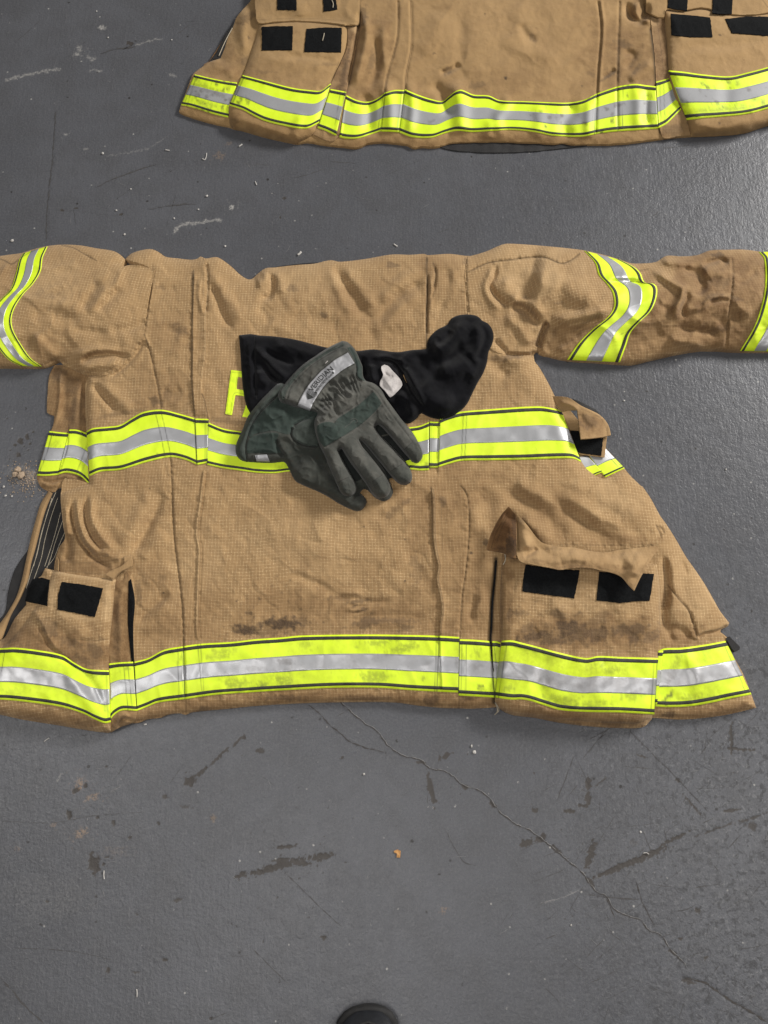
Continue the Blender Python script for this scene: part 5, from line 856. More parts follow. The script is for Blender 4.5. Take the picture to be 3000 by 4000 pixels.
t2(T1("955,480 1000,488 1040,495"), T1("886,688 930,704 985,730"), H2o(2.2), 207)
P2Rp = T2("1098,50! 1200,60 1300,45 1400,65 1480,76 1600,74 1760,70! 1760,655! 1659,672 1540,710 1400,726 1245,732! 1236,690 1222,640 1205,600! 1180,560 1160,540 1140,480 1122,390 1112,250 1102,140")
P2Rf = Field(curve(P2Rp, True, 12), 8)
def HP2R(x, y): return H2(x, y)+(2+13*(1-np.exp(-pos(P2Rf, x, y)/18))+relief(x, y, [Rg(T2("1130,300 1300,250 1500,240 1659,200"), 20, -3), Rg(T2("1180,260 1400,300 1600,270"), 22, 2), Rg(T2("1440,420 1430,600"), 30, -3), Rg(T2("1240,660 1400,690 1600,640"), 16, 3)]))*.001
p3_ = sheet('pocket', P2Rp, HP2R, m2, j2, 4, skirt=H2o(-3), attrf=attrs([LN(T2("1110,200 1118,330 1124,390"), 1.8, .4)], [bl(T2, "1400,190", 10, 5, 20, .7, K2), bl(T2, "1400,665", 6, 6, 0, .7, K2)], [bl(T2, "1400,690", 300, 40, -4, .4, K2)], [bl(T2, "1300,130", 200, 60, 0, .15, K2)], .12, 161))
for q in ("1134,73! 1240,82 1347,93! 1360,200! 1250,200 1137,190!", "1428,102! 1550,88 1700,90! 1700,197! 1560,185 1465,178!"): patch('hook_patch', T2(q), HP2R, M['hook'], p3_, 1.4)
t2(T2("1122,380 1200,387 1300,401 1450,412 1550,391 1659,362 1760,330"), T2("1222,645 1300,636 1400,628 1550,612 1659,584 1760,550"), HP2R, 208)
FL3 = T2("1002,-200! 1000,60! 1060,90 1098,95! 1110,50 1200,55 1300,40 1400,60 1480,78 1600,76 1700,60 1760,60! 1760,-200!")
fl3 = sheet('pocket_flap', FL3, lambda x, y: HP2R(x, y)+.007, m2, p3_, 4, thick=.003, attrf=attrs([LN(T2("1630,0 1659,40"), 2, .5)], [], [], [], .1, 162))
for q in ("1122,-60! 1118,42! 1170,52 1222,57! 1232,-60!", "1364,-60! 1358,70! 1410,75 1464,75! 1472,-60!"): patch('hook_patch', T2(q), lambda x, y: HP2R(x, y)+.007, M['hook'], p3_, 1.4)
GS3 = T2("1025,95! 1098,95! 1110,250 1122,400 1160,540 1220,640! 1240,730! 1180,735 1095,745 1075,700! 1060,560 1054,440 1046,300 1030,160")
sheet('pocket_side', GS3, H2o(1.5), M['canvas_plain'], j2, 4, thick=.003, attrf=attrs([LN(T2("1060,120 1085,300 1100,420"), 1.8, .4)], [bl(T2, "1150,700", 60, 40, 0, .4, K2)], [bl(T2, "1080,300", 70, 300, 0, .75, K2)], [bl(T2, "1050,120", 30, 26, 0, .7, K2)], .4, 163))
t2(T2("1055,440 1090,432 1122,422"), T2("1068,690 1110,668 1140,640 1190,590"), H2o(1.5), 209)
# =================================================================== FLOOR
vx = np.concatenate([[-8, -4, -2, -1.4], np.arange(-1.1, 1.1, .0021), [1.15, 1.4, 2, 4, 8]])
vy = np.concatenate([[-8, -4, -2, -1, -.7], np.arange(-.56, 1.86, .0021), [1.9, 2.2, 3, 5, 8]])
Xg, Yg = np.meshgrid(vx, vy); fX = Xg.ravel(); fY = Yg.ravel()
ok = (abs(fX) < 1.12) & (fY > -.6) & (fY < 1.9)
fx = np.full(fX.shape, -9999.); fy = np.full(fX.shape, -9999.)
fx[ok], fy[ok] = proj(fX[ok], fY[ok])
def wob(x, y, s=7, sc=22, seed=7): return x+s*fbm(x, y, sc, seed, 3), y+s*fbm(x, y, sc, seed+1, 3)
qx, qy = wob(fx[ok], fy[ok]); rx, ry = wob(fx[ok], fy[ok], 3, 14, 17)
crack = lines(qx, qy, [LN(FR("-230,-40 -190,40 -120,110 -40,170 60,270 160,300 200,335 270,350 330,400 430,440 480,500 560,570 640,610 720,670 800,740 860,790 910,860 960,890 1000,950 1100,985 1140,1030 1200,1060 1240,1120 1300,1180 1310,1200"), 2.4, .85),
  LN(FR("1290,1235 1350,1250 1420,1280 1500,1340 1560,1370 1620,1410 1659,1430"), 4.5, .95), LN(FL("1330,60 1390,105 1440,160 1540,230 1659,265"), 3, .8), LN(FR("1085,815 1110,890 1140,960 1170,1015"), 2.4, .7), LN(FR("260,590 310,690 350,740 400,755"), 1.8, .45), LN(FR("860,870 960,890 1100,900"), 2.8, .7), LN(FR("1060,170 1160,270 1270,380 1400,520"), 2.4, .7), LN(FR("960,170 900,240 860,290"), 2, .4), LN(FR("820,280 790,360 750,470"), 2, .45),
  LN(FT("300,600 285,850 262,1050 248,1300"), 4, .5), LN(FT("520,1010 650,950 800,900 850,890"), 3.5, .45), LN(FT("800,1130 1000,1100 1060,1105"), 3, .4), LN(FT("540,290 600,270 730,250"), 4, .45), LN(FT("300,1135 420,1140 600,1165 660,1160"), 3, .4), LN(N("2130,880 2200,910 2350,930"), 3, .25)])
pit = blots(rx, ry, [bl(FL, "820,390", 26, 22, -30, 1, .904), bl(FL, "870,350", 34, 9, -40, .9, .904), bl(FL, "950,280", 70, 7, -45, .75, .904), bl(FL, "1030,215", 40, 6, -50, .75, .904), bl(FL, "1052,200", 9, 7, 0, 1, .904), bl(FL, "322,430", 13, 12, 0, 1, .904), bl(FL, "367,408", 8, 10, 0, .9, .904), bl(FL, "300,535", 11, 20, -20, .95, .904), bl(FL, "408,745", 26, 42, -8, .95, .904), bl(FL, "462,718", 10, 7, 0, .9, .904), bl(FL, "446,745", 7, 7, 0, .8, .904), bl(FL, "490,570", 10, 12, 0, .7, .904), bl(FL, "420,545", 7, 8, 0, .7, .904), bl(FL, "558,633", 9, 6, 0, .7, .904), bl(FL, "712,457", 12, 11, 0, .55, .904), bl(FL, "685,572", 8, 8, 0, .6, .904), bl(FL, "1125,257", 20, 12, 30, .7, .904), bl(FL, "1200,757", 150, 14, -16, .95, .904), bl(FL, "1220,735", 30, 20, 0, .8, .904), bl(FL, "1300,742", 50, 10, 8, .8, .904), bl(FL, "1395,715", 50, 15, -14, .85, .904), bl(FL, "1040,795", 22, 12, -20, 1, .904), bl(FL, "1230,672", 50, 7, -8, .8, .904), bl(FL, "1400,1065", 12, 12, 0, .8, .904), bl(FL, "765,903", 26, 10, -10, .5, .904), bl(FL, "592,965", 8, 8, 0, .6, .904), bl(FL, "470,1205", 9, 16, 0, .7, .904), bl(FL, "712,1160", 12, 8, 30, .7, .904), bl(FL, "585,1215", 16, 7, 0, .5, .904), bl(FL, "910,1415", 8, 6, 0, .8, .904), bl(FL, "1480,288", 8, 7, 0, .8, .904), bl(FL, "458,326", 7, 5, 0, .9, .904), bl(FL, "800,500", 30, 8, 10, .4, .904), bl(FL, "365,1075", 7, 12, 20, .6, .904), bl(FL, "203,910", 6, 8, 0, .7, .904), bl(FL, "918,547", 18, 14, 40, .35, .904),
  bl(FR, "265,280", 28, 11, -28, .85, .904), bl(FR, "205,430", 13, 78, -14, .85, .904), bl(FR, "883,400", 12, 42, 5, .9, .904), bl(FR, "882,470", 14, 28, 0, .85, .904), bl(FR, "800,518", 30, 10, 5, .7, .904), bl(FR, "860,495", 28, 8, 10, .7, .904), bl(FR, "655,517", 14, 11, 30, .8, .904), bl(FR, "620,655", 30, 18, -25, .75, .904), bl(FR, "680,635", 20, 26, 25, .85, .904), bl(FR, "740,680", 32, 9, 45, .8, .904), bl(FR, "890,710", 15, 64, 18, .95, .904), bl(FR, "890,820", 26, 10, 50, .8, .904), bl(FR, "1000,765", 110, 9, -24, .95, .904), bl(FR, "1130,710", 110, 8, -24, .9, .904), bl(FR, "1250,640", 90, 7, -27, .7, .904), bl(FR, "1080,740", 160, 11, -22, .6, .904), bl(FR, "1450,590", 130, 6, -20, .5, .904), bl(FR, "1600,545", 90, 6, -18, .5, .904), bl(FR, "350,415", 20, 10, 40, .7, .904), bl(FR, "470,490", 24, 9, 35, .7, .904), bl(FR, "1500,210", 6, 70, 0, .9, .904), bl(FR, "1540,250", 60, 6, 5, .9, .904), bl(FR, "1270,385", 16, 8, 30, .8, .904), bl(FR, "1355,950", 14, 14, 0, .6, .904), bl(FR, "1280,1068", 12, 10, 0, .6, .904), bl(FR, "1388,1152", 11, 10, 0, .6, .904), bl(FR, "1590,580", 26, 22, 20, .5, .904), bl(FR, "1500,515", 44, 8, -5, .6, .904), bl(FR, "650,355", 5, 5, 0, .9, .904), bl(FR, "1330,490", 60, 5, 50, .7, .904), bl(FR, "1250,1130", 24, 9, 40, .7, .904), bl(FR, "160,308", 26, 7, 5, .7, .904), bl(FR, "1320,1255", 30, 14, 10, .5, .904), bl(FR, "1110,280", 26, 6, 20, .6, .904), bl(FR, "940,390", 40, 5, -40, .5, .904), bl(FR, "1075,655", 24, 20, 0, .3, .904),
  bl(FT, "704,235", 18, 13, 0, .8, .723), bl(FT, "376,240", 6, 6, 0, .9, .723), bl(FT, "655,1158", 14, 6, 0, .8, .723), bl(FT, "1020,1255", 6, 5, 0, .8, .723), bl(FT, "1530,1070", 20, 8, 0, .5, .723), bl(FT, "1515,1175", 7, 10, 0, .6, .723), bl(FT, "340,1135", 20, 6, 0, .6, .723), bl(FT, "410,1125", 16, 6, 0, .6, .723), bl(FT, "1400,890", 90, 8, 5, .25, .723),
  bl(A, "130,1365", 22, 20, 30, 1), bl(A, "95,1392", 12, 10, 0, .9), bl(A, "175,1335", 14, 12, 0, .9), bl(A, "118,1455", 16, 14, 20, .95), bl(A, "65,1425", 8, 7, 0, .8), bl(A, "190,1385", 9, 6, 0, .8), bl(A, "218,1305", 9, 4, 0, .8), bl(A, "60,1480", 6, 5, 0, .8), bl(A, "185,1420", 6, 6, 0, .8), bl(A, "45,1222", 5, 5, 0, .8)], 301)
scuff = np.maximum(lines(qx, qy, [LN(FT("30,432 120,410 220,390 320,370"), 4, .75), LN(FT("735,245 800,225 870,208"), 3, .55), LN(FT("940,1255 970,1222 1040,1205 1110,1198 1180,1185"), 4.5, .85), LN(FT("480,385 545,383"), 4, .5), LN(FT("580,840 700,825 800,800 900,740"), 2.4, .3), LN(FR("680,915 760,895 840,860"), 3, .3), LN(FL("250,385 262,360 275,355"), 3, .4), LN(FL("480,435 525,405"), 3, .3)]),
  blots(rx, ry, [bl(FT, "548,150", 17, 14, 0, .9, .723), bl(FT, "415,290", 18, 16, 0, .7, .723), bl(FT, "430,265", 14, 24, 0, .5, .723), bl(FT, "490,315", 26, 12, 30, .5, .723), bl(FT, "540,383", 12, 6, 0, .7, .723), bl(FT, "355,725", 14, 6, 0, .6, .723), bl(FT, "460,803", 20, 6, 0, .4, .723), bl(FT, "1250,1117", 18, 13, 0, .9, .723), bl(FT, "1180,1185", 12, 14, 0, .6, .723), bl(FT, "1160,490", 120, 60, 0, .12, .723), bl(FT, "930,405", 26, 8, 20, .35, .723), bl(A, "230,1600", 60, 36, 30, .5), bl(A, "110,1570", 60, 50, 0, .35), bl(H, "330,170", 90, 60, 30, .4, .36), bl(FL, "200,900", 200, 100, 0, .06, .904)], 401))
tanm = blots(rx, ry, [bl(FL, "345,400", 20, 30, 10, .8, .904), bl(FL, "400,460", 32, 14, -15, .7, .904), bl(FL, "350,615", 34, 20, -25, .7, .904), bl(FL, "232,575", 16, 10, -40, .5, .904), bl(FT, "1185,840", 26, 22, 0, .45, .723), bl(FT, "1235,775", 14, 10, 0, .3, .723), bl(FR, "258,950", 12, 16, 0, .6, .904), bl(FL, "920,548", 18, 14, 30, .4, .904), bl(FL, "500,690", 60, 20, 0, .15, .904), bl(A, "180,1580", 60, 50, 30, .5), bl(H, "340,180", 90, 60, 40, .6, .36), bl(FL, "75,680", 16, 10, 0, .3, .904)], 501)
ag = {}
for nm, v in (('crack', crack), ('pit', pit), ('scuff', scuff), ('tan', tanm)):
    z = np.zeros(fX.shape); z[ok] = np.clip(v, 0, 1); ag[nm] = z
i = np.arange(len(fX)).reshape(Xg.shape)
Qf = np.stack([i[:-1, :-1].ravel(), i[:-1, 1:].ravel(), i[1:, 1:].ravel(), i[1:, :-1].ravel()], 1)
fz = -.0006*ag['crack']-.0005*ag['pit']
t = NT('painted_concrete')
n1 = t.noise(2.2, 4); n2 = t.noise(14, 5, .6); n3 = t.noise(230, 3, .6); n4 = t.noise(700, 3); n5 = t.noise(60, 4, .6)
gp = t.geo(); mp = t.n('ShaderNodeMapping'); t.put(mp.inputs[0], gp); mp.inputs['Scale'].default_value = (1, .16, 1); mp.inputs['Rotation'].default_value = (0, 0, .6)
n6 = t.noise(150, 4, .65, mp.outputs[0])
mp2 = t.n('ShaderNodeMapping'); t.put(mp2.inputs[0], gp); mp2.inputs['Scale'].default_value = (.12, 1, 1); mp2.inputs['Rotation'].default_value = (0, 0, .35)
n7 = t.noise(110, 4, .65, mp2.outputs[0])
sx = t.n('ShaderNodeSeparateXYZ'); t.put(sx.inputs[0], gp)
c = t.mix(t.ramp(n1, .3, .7), sr(77, 78, 82), sr(87, 88, 92))
c = t.mix(t.ramp(n2, .35, .7, 0, .5), c, sr(74, 74, 76))
c = t.mix(t.ramp(n3, .4, .68, 0, .32), c, sr(100, 100, 101))
c = t.mix(t.ramp(n4, .55, .7, 0, .5), c, sr(44, 42, 40))
c = t.mix(t.ramp(n6, .64, .78, 0, .35), c, sr(122, 120, 118))
c = t.mix(t.ramp(n7, .62, .78, 0, .40), c, sr(50, 49, 48))
mk_ = t.math('MULTIPLY', t.ramp(sx.outputs[0], .05, .75), t.ramp(sx.outputs[1], .42, .02))  # near-right mottling: scuffs plus patchy sheen painted into the colour
c = t.mix(t.math('MULTIPLY', t.math('MULTIPLY', t.ramp(t.noise(85, 5, .68, dist=.8), .5, .62), mk_), .75), c, sr(54, 54, 55))
c = t.mix(t.math('MULTIPLY', t.math('MULTIPLY', t.ramp(t.noise(140, 5, .68, dist=.8), .54, .66), mk_), .6), c, sr(118, 118, 119))
vo = t.n('ShaderNodeTexVoronoi'); t.put(vo.inputs['Vector'], gp); vo.inputs['Scale'].default_value = 38
sp = t.math('MULTIPLY', t.ramp(vo.outputs['Distance'], .10, .05), t.ramp(n5, .48, .62)); c = t.mix(sp, c, sr(150, 148, 144))
vo2 = t.n('ShaderNodeTexVoronoi'); t.put(vo2.inputs['Vector'], gp); vo2.inputs['Scale'].default_value = 31; mpv = t.n('ShaderNodeMapping'); t.put(mpv.inputs[0], gp); mpv.inputs['Location'].default_value = (3.1, 1.7, 0); t.put(vo2.inputs['Vector'], mpv.outputs[0])
sp2 = t.math('MULTIPLY', t.ramp(vo2.outputs['Distance'], .13, .06), t.ramp(n5, .50, .60)); c = t.mix(t.math('MULTIPLY', sp2, .8), c, sr(40, 37, 34))
c = t.mix(t.ramp(t.attr('pit'), .12, .55, 0, .85), c, sr(62, 57, 52)); c = t.mix(t.math('MULTIPLY', t.attr('crack'), .35), c, sr(48, 44, 42))
c = t.mix(t.math('MULTIPLY', t.attr('scuff'), t.ramp(n3, .3, .6)), c, sr(160, 157, 152)); c = t.mix(t.math('MULTIPLY', t.math('MULTIPLY', t.attr('tan'), .6), t.ramp(n3, .35, .6)), c, sr(156, 128, 98))
hb = t.math('ADD', t.math('ADD', t.math('MULTIPLY', n3, .7), t.math('MULTIPLY', n4, .3)), t.math('ADD', t.math('MULTIPLY', t.noise(115, 4, .6, dist=.6), 1.1), t.math('MULTIPLY', n6, 1.0))); hb = t.math('SUBTRACT', hb, t.math('MULTIPLY', t.attr('pit'), .6))
nr = t.bump(hb, .36, .0016, t.bump(n5, .2, .003, t.bump(n2, .15, .008)))
ro = t.math('ADD', t.ramp(n5, .3, .7, .31, .43), t.math('MULTIPLY', t.attr('pit'), .2), clamp=True)
mf = t.fin(c, ro, nr, Specular_IOR_Level=.34)
flo = mk('floor', np.stack([fX, fY, fz], 1), Qf, mf, None, ag); tag(flo, 'grey painted concrete floor with cracks, scratches and dark stains', None, None, 'structure')
del fX, fY, Xg, Yg
M['crack'] = plain('dark_crack', sr(60, 56, 53), sr(74, 70, 66), 300, .9); M['pale_line'] = plain('pale_scratch_and_lit_edge', sr(118, 117, 116), sr(134, 132, 130), 300, .6); M['scr'] = plain('dark_scratch', sr(64, 62, 61), sr(76, 74, 73), 300, .7)
def hairs(name, specs, mat, seed, z=.00025):
    V = []; Fc = []
    for k, (pts, w, wb) in enumerate(specs):
        c = curve(pts, step=6); L = len(c); s = np.arange(L)*6.
        t_ = np.gradient(c, axis=0); nn = np.stack([-t_[:, 1], t_[:, 0]], 1); nn /= np.linalg.norm(nn, axis=1)[:, None]+1e-9
        o_ = wb*(fbm(s, s*0+k*7., 60, seed, 3)+.5*fbm(s, s*0+k*3., 16, seed+3, 2)); c = c+nn*o_[:, None]
        wd = w*np.clip(.55+.9*fbm(s, s*0+k*5., 26, seed+5, 2), .12, 1.5)*np.minimum(1, np.minimum(s, s[::-1])/30+.15)
        a = c-nn*wd[:, None]/2; b = c+nn*wd[:, None]/2; n0 = sum(len(v) for v in V)
        V.append(P(a[:, 0], a[:, 1], z)); V.append(P(b[:, 0], b[:, 1], z))
        for i_ in range(L-1): Fc.append((n0+i_, n0+i_+1, n0+L+i_+1, n0+L+i_))
    o = mk(name, np.vstack(V), Fc, mat, flo, smooth=False); return o
main = FR("-230,-40 -190,40 -120,110 -40,170 60,270 160,300 200,335 270,350 330,400 430,440 480,500 560,570 640,610 720,670 800,740 860,790 910,860 960,890 1000,950 1100,985 1140,1030 1200,1060 1240,1120 1300,1180 1310,1200")
hairs('crack', [(main, 4.5, 5)], M['crack'], 701); hairs('crack', [(FR("1285,1235 1350,1250 1420,1280 1500,1340 1560,1370 1620,1410 1659,1430"), 9, 5)], M['crack'], 702); hairs('crack', [(FL("1330,60 1390,105 1440,160 1540,230 1659,265"), 5, 4)], M['crack'], 703); hairs('crack', [(FR("1085,815 1110,890 1140,960 1170,1015"), 4, 3)], M['crack'], 704)
hairs('crack', [(FR("960,890 980,940 1000,985"), 4, 3)], M['crack'], 705)
c_ = [(a+3.2, b-2.6, f_) for a, b, f_ in main]; hairs('crack_lit_edge', [(c_, 2.6, 5)], M['pale_line'], 701, .0002)  # pale line offset to one side paints the crack's lit edge
rq = random.Random(77); ds = [(FR("1060,170 1160,270 1270,380 1400,520"), 4, 2), (FR("960,170 900,240 860,290"), 4, 2), (FR("820,280 790,360 750,470"), 3.5, 2), (FR("860,876 960,890 1100,900"), 5, 1), (FR("260,590 310,690 350,740 400,755"), 3, 3), (FR("1360,580 1430,545"), 5, 1), (FR("1480,690 1540,620"), 5, 1), (FR("1530,1250 1560,1290"), 4, 1), (FR("690,1075 750,1050"), 4, 1), (FR("1340,850 1480,828"), 4, 2), (FT("300,600 285,850 262,1050 248,1300"), 5, 3), (FT("520,1010 650,950 800,900 850,890"), 5, 3), (FT("800,1130 1000,1100 1060,1105"), 4, 2), (FT("540,290 600,270 730,250"), 5, 2), (FL("0,1235 60,1300 120,1370 190,1438"), 9, 4), (FL("1080,1100 1150,1170 1250,1270"), 4, 2), (FL("1230,780 1300,850 1400,950 1480,1020"), 4, 2), (FL("60,1110 200,1115 350,1130 480,1160"), 3, 3), (FL("880,1430 990,1385"), 4, 1), (FL("-10,560 200,570 400,540 640,520"), 2.5, 3), (FL("480,440 500,420 525,405"), 4, 1)]
for k in range(150):
    if rq.random() < .55: a, b = rq.uniform(2000, 3000), rq.uniform(2750, 3950)
    else: a, b = rq.uniform(0, 3000), rq.choice([rq.uniform(0, 950), rq.uniform(2800, 4000)])
    an = rq.gauss(-.5, .25) if rq.random() < .6 else rq.uniform(0, 3.1); L_ = rq.uniform(25, 150); ds.append(([(a, b, False), (a+L_*.5*math.cos(an), b+L_*.5*math.sin(an)+rq.uniform(-4, 4), False), (a+L_*math.cos(an), b+L_*math.sin(an), False)], rq.uniform(1.6, 3.4), 2))
tag(hairs('scratches', ds, M['scr'], 711), kind='stuff')
ls = [(FT("30,432 120,410 220,390 320,370"), 5, 2), (FT("735,245 800,225 870,208"), 5, 2), (FT("940,1255 970,1222 1040,1205 1110,1198 1180,1185"), 6, 3), (FR("680,915 760,895 840,860"), 3, 2)]
for k in range(110):
    a, b = rq.uniform(0, 3000), rq.choice([rq.uniform(0, 950), rq.uniform(2800, 4000), rq.uniform(3000, 4000)]); an = rq.uniform(0, 3.1); L_ = rq.uniform(8, 60); ls.append(([(a, b, False), (a+L_*.5*math.cos(an), b+L_*.5*math.sin(an)+rq.uniform(-3, 3), False), (a+L_*math.cos(an), b+L_*math.sin(an), False)], rq.uniform(1.2, 2.4), 1.5))
tag(hairs('pale_scratches', ls, M['pale_line'], 713, .0002), kind='stuff')
# =================================================================== SMALL THINGS ON THE FLOOR
def crumb(x, y, r, seed, mat, squash=.6):
    bm_v = []; rr = random.Random(seed); n, m = 9, 12; sx_, sy_ = rr.uniform(.85, 1.15), rr.uniform(.85, 1.15); c0 = P(x, y, 0.0)
    for a in range(n+1):
        th = math.pi*a/n
        for b in range(m):
            ph = 2*math.pi*b/m; p = np.array([math.sin(th)*math.cos(ph), math.sin(th)*math.sin(ph), math.cos(th)])
            k = 1+.45*float(fbm(np.array([p[0]*1.7+seed]), np.array([p[1]*1.7+p[2]*1.3]), 1, seed, 3)[0])
            bm_v.append(p*k*r*np.array([sx_, sy_, squash]))
    V = np.array(bm_v); V[:, 2] -= V[:, 2].min()+r*.08
    f = []
    for a in range(n):
        for b in range(m): f.append((a*m+b, (a+1)*m+b, (a+1)*m+(b+1) % m, a*m+(b+1) % m))
    return V+c0*np.array([1, 1, 0]), f
M['mud'] = plain('dry_mud', sr(150, 130, 108), sr(178, 158, 136), 300, .95, .6, .001, 1200)
M['chip'] = plain('pale_chip', sr(176, 172, 166), sr(200, 196, 190), 200, .8)
M['leaf'] = plain('orange_leaf', sr(170, 120, 66), sr(196, 150, 96), 200, .8)
for k, (a, b, r, lb_) in enumerate(((72, 1836, 13, 'largest pale dried mud lump, top of the little cluster left of the coat'), (62, 1856, 12, 'pale dried mud lump at the lower left of the little cluster'), (86, 1860, 15, 'rounded pale dried mud lump at the lower right of the little cluster'))):
    V, f = crumb(a, b, r*.0005, 11+k, M['mud']); tag(mk('mud_crumb', V, f, M['mud']), lb_, 'mud crumb', 'dried mud crumbs beside the coat')
rs = random.Random(3); V0 = []; F0 = []
for k in range(260):
    g = rs.gauss(0, 1); a = 95+rs.gauss(0, 42)+max(0, g)*18; b = 1868+rs.gauss(0, 30)+max(0, g)*20
    if a > 150 and b < 1870: a -= 60
    V, f = crumb(max(2, min(a, 168)), b, rs.uniform(.5, 2.2)*.0006, 100+k, M['mud']); n0 = sum(len(q) for q in V0); V0.append(V[::1]); F0 += [tuple(i+n0 for i in q) for q in f]
tag(mk('mud_dust', np.vstack(V0), F0, M['mud']), 'scatter of fine dried mud grit around the crumbs left of the coat', 'grit', None, 'stuff')
lint = [(FL, "190,218 200,210 212,202", 3.2), (FL, "449,775 448,795 450,812", 3.6), (FL, "590,1288 592,1305 591,1322", 3.6), (FT, "1092,855 1105,862 1112,850 1116,825", 3), (FT, "1290,790 1308,778", 4.5), (FT, "892,808 915,812", 3.2), (FT, "1378,978 1386,998", 3.2), (FR, "1120,700 1135,698 1145,705", 3), (FL, "622,145 633,142", 6), (N, "1163,995 1172,988 1176,982", 8), (N, "1538,952 1552,962", 4)]
lnm = ['short white lint fibre on the grey floor below the left pocket of the coat', 'upright white fibre just right of the large dark floor stain', 'lone white fibre standing upright near the bottom of the floor', 'hooked white thread on the floor between the two coats', 'short stubby white fibre below the far coat left pocket', 'thin pale fibre lying flat, left of the hooked white thread', 'tiny slanted white fibre right of the hooked white thread', 'pale curved fibre on the long dark floor scratch', 'small white crumb just below the hem of the near coat', 'white chip on the floor above the neckline of the near coat', 'faint thin chip above the neckline to the right of the white chip']
for (fn, s, w), lb_ in zip(lint, lnm):
    tag(strand('lint_fibre', fn(s), lambda x, y: 0*x+.0008, M['chip'], None, w, .0008), lb_, 'lint')
chips = [(FT, "556,830", 6), (FT, "1118,1060", 6), (FT, "629,1137", 5), (FT, "674,1266", 5), (FT, "1071,1132", 4.5), (FT, "941,1180", 4.5), (FT, "707,1022", 4), (FT, "68,1302", 6), (FT, "1217,1331", 5), (FT, "584,205", 4), (FT, "928,217", 4), (H, "63,380", 6), (H, "130,385", 5), (H, "45,282", 6), (FR, "390,263", 7), (FR, "378,237", 5), (A, "808,28", 5), (A, "82,68", 7), (FR, "1108,608", 4), (FL, "1572,358", 5), (C, "725,1104", 4), (C, "1385,1550", 4), (FR, "808,1010", 4), (FT, "522,62", 4)]
for k, (fn, s, r) in enumerate(chips):
    q = fn(s)[0]; V, f = crumb(q[0], q[1], r*.00042, 500+k, M['chip'], .5); tag(mk('paint_chip', V, f, M['chip']), 'tiny pale chip lying loose on the grey floor', 'paint chip', 'tiny pale chips scattered on the floor')
lf = patch('leaf_fragment', FR("42,690! 58,684 72,690! 70,720! 54,718! 56,700 44,700!"), lambda x, y: .0015+.001*fbm(x, y, 12, 3, 2)+0*x, M['leaf'], None, 0, False, 2.0, thick=.0008)
tag(lf, 'small orange dry leaf fragment lying on the open floor below the coat', 'leaf')
# =================================================================== BOOT AT THE BOTTOM EDGE
def loft(secs, m=32):
    """closed loops (y, halfwidth, ztop, zbot) along -y"""
    V = []; f = []
    for (yy, hw, zt, zb, cx) in secs:
        for b in range(m):
            ph = 2*math.pi*b/m; c_, s_ = math.cos(ph), math.sin(ph)
            px_ = math.copysign(abs(c_)**.8, c_)*hw; zz = (zt+zb)/2+math.copysign(abs(s_)**.75, s_)*(zt-zb)/2
            V.append((cx+px_, yy, zz))
    n = len(secs)
    for a in range(n-1):
        for b in range(m): f.append((a*m+b, a*m+(b+1) % m, (a+1)*m+(b+1) % m, (a+1)*m+b))
    f.append(tuple(range(m))[::-1]); f.append(tuple((n-1)*m+b for b in range(m)))
    return np.array(V), f
bt = P(1440, 3942, .03); bx_, by_ = bt[0], bt[1]  # toe set slightly forward, its dark shape also stands for its shadow
boot = thing('boot', (bx_, by_-.1, 0), 'toe of a worn dark leather boot at the bottom edge of the picture', 'boot')
M['leather'] = plain('dark_leather', sr(17, 19, 23), sr(28, 30, 35), 60, .55, .4, .0012, 700); M['sole'] = plain('rubber_sole', sr(20, 19, 19), sr(30, 29, 28), 120, .8, .4)
prof = [(0, .012), (.003, .026), (.010, .038), (.022, .047), (.040, .053), (.070, .056), (.12, .052), (.17, .046), (.24, .040), (.29, .037), (.31, .026)]
sec = [(by_-.004-a, max(.003, w-.004), .020+.065*(1-math.exp(-a/.025))+(.05*sstep(.13, .22, a)), .016, bx_-a*.10) for a, w in prof]
V, f = loft(sec); mk('upper', V, f, M['leather'], boot)
sec = [(by_-a, w+.002, .021, .0005, bx_-a*.10) for a, w in prof]; V, f = loft(sec); mk('sole', V, f, M['sole'], boot)
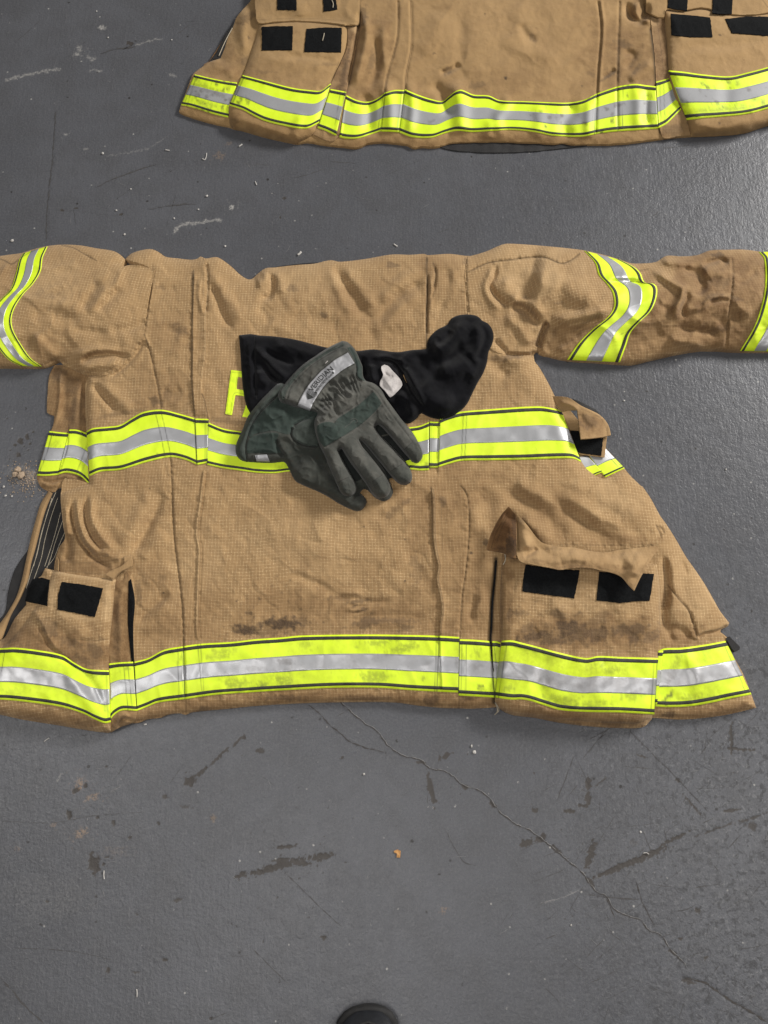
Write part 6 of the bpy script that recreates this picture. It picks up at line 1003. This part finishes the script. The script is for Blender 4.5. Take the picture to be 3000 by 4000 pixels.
V, f = loft([(by_-.16, .03, .09, .05, bx_-.016), (by_-.17, .044, .16, .05, bx_-.018), (by_-.23, .047, .20, .05, bx_-.024), (by_-.29, .044, .19, .05, bx_-.03), (by_-.305, .03, .17, .05, bx_-.03)]); mk('shaft', V, f, M['leather'], boot)
rc = [(bx_-.046, by_-.052, .060), (bx_-.036, by_-.030, .046), (bx_-.018, by_-.018, .042), (bx_, by_-.014, .040), (bx_+.018, by_-.019, .042), (bx_+.034, by_-.032, .046), (bx_+.043, by_-.055, .048)]
V = []; f = []
for k, p in enumerate(rc):
    for b in range(8): V.append((p[0], p[1]+.0022*math.cos(b*math.pi/4), p[2]+.0022*math.sin(b*math.pi/4)+.004))
for k in range(len(rc)-1):
    for b in range(8): f.append((k*8+b, k*8+(b+1) % 8, (k+1)*8+(b+1) % 8, (k+1)*8+b))
mk('toe_seam', np.array(V), f, M['sole'], boot)
# =================================================================== LIGHT, CAMERA, WORLD
sc = bpy.context.scene
w = bpy.data.worlds.new('World'); sc.world = w; w.use_nodes = True; w.node_tree.nodes['Background'].inputs[0].default_value = (1, .98, .95, 1); w.node_tree.nodes['Background'].inputs[1].default_value = WORLD
def area(name, loc, tgt, sx_, sy_, pw, col=(1, .97, .93)):
    from mathutils import Vector
    l = bpy.data.lights.new(name, 'AREA'); l.shape = 'RECTANGLE'; l.size = sx_; l.size_y = sy_; l.energy = pw; l.color = col
    o = bpy.data.objects.new(name, l); COL.objects.link(o); o.location = loc
    if isinstance(tgt, tuple): o.rotation_euler = (Vector(tgt)-Vector(loc)).to_track_quat('-Z', 'Y').to_euler()
    else: o.rotation_euler = (0, 0, tgt)
for a in LIGHTS: area(*a)
cam = bpy.data.cameras.new('camera'); co = bpy.data.objects.new('camera', cam); COL.objects.link(co); co.location = (0, 0, CAMH); co.rotation_euler = (math.pi/2-PITCH, 0, 0)
cam.sensor_fit = 'AUTO'; cam.sensor_width = 36; cam.lens = FPX/4000*36; cam.clip_start = .02; cam.clip_end = 60; sc.camera = co
sc.view_settings.view_transform = 'Standard'; sc.view_settings.look = 'None'; sc.view_settings.exposure = 0; sc.view_settings.gamma = 1
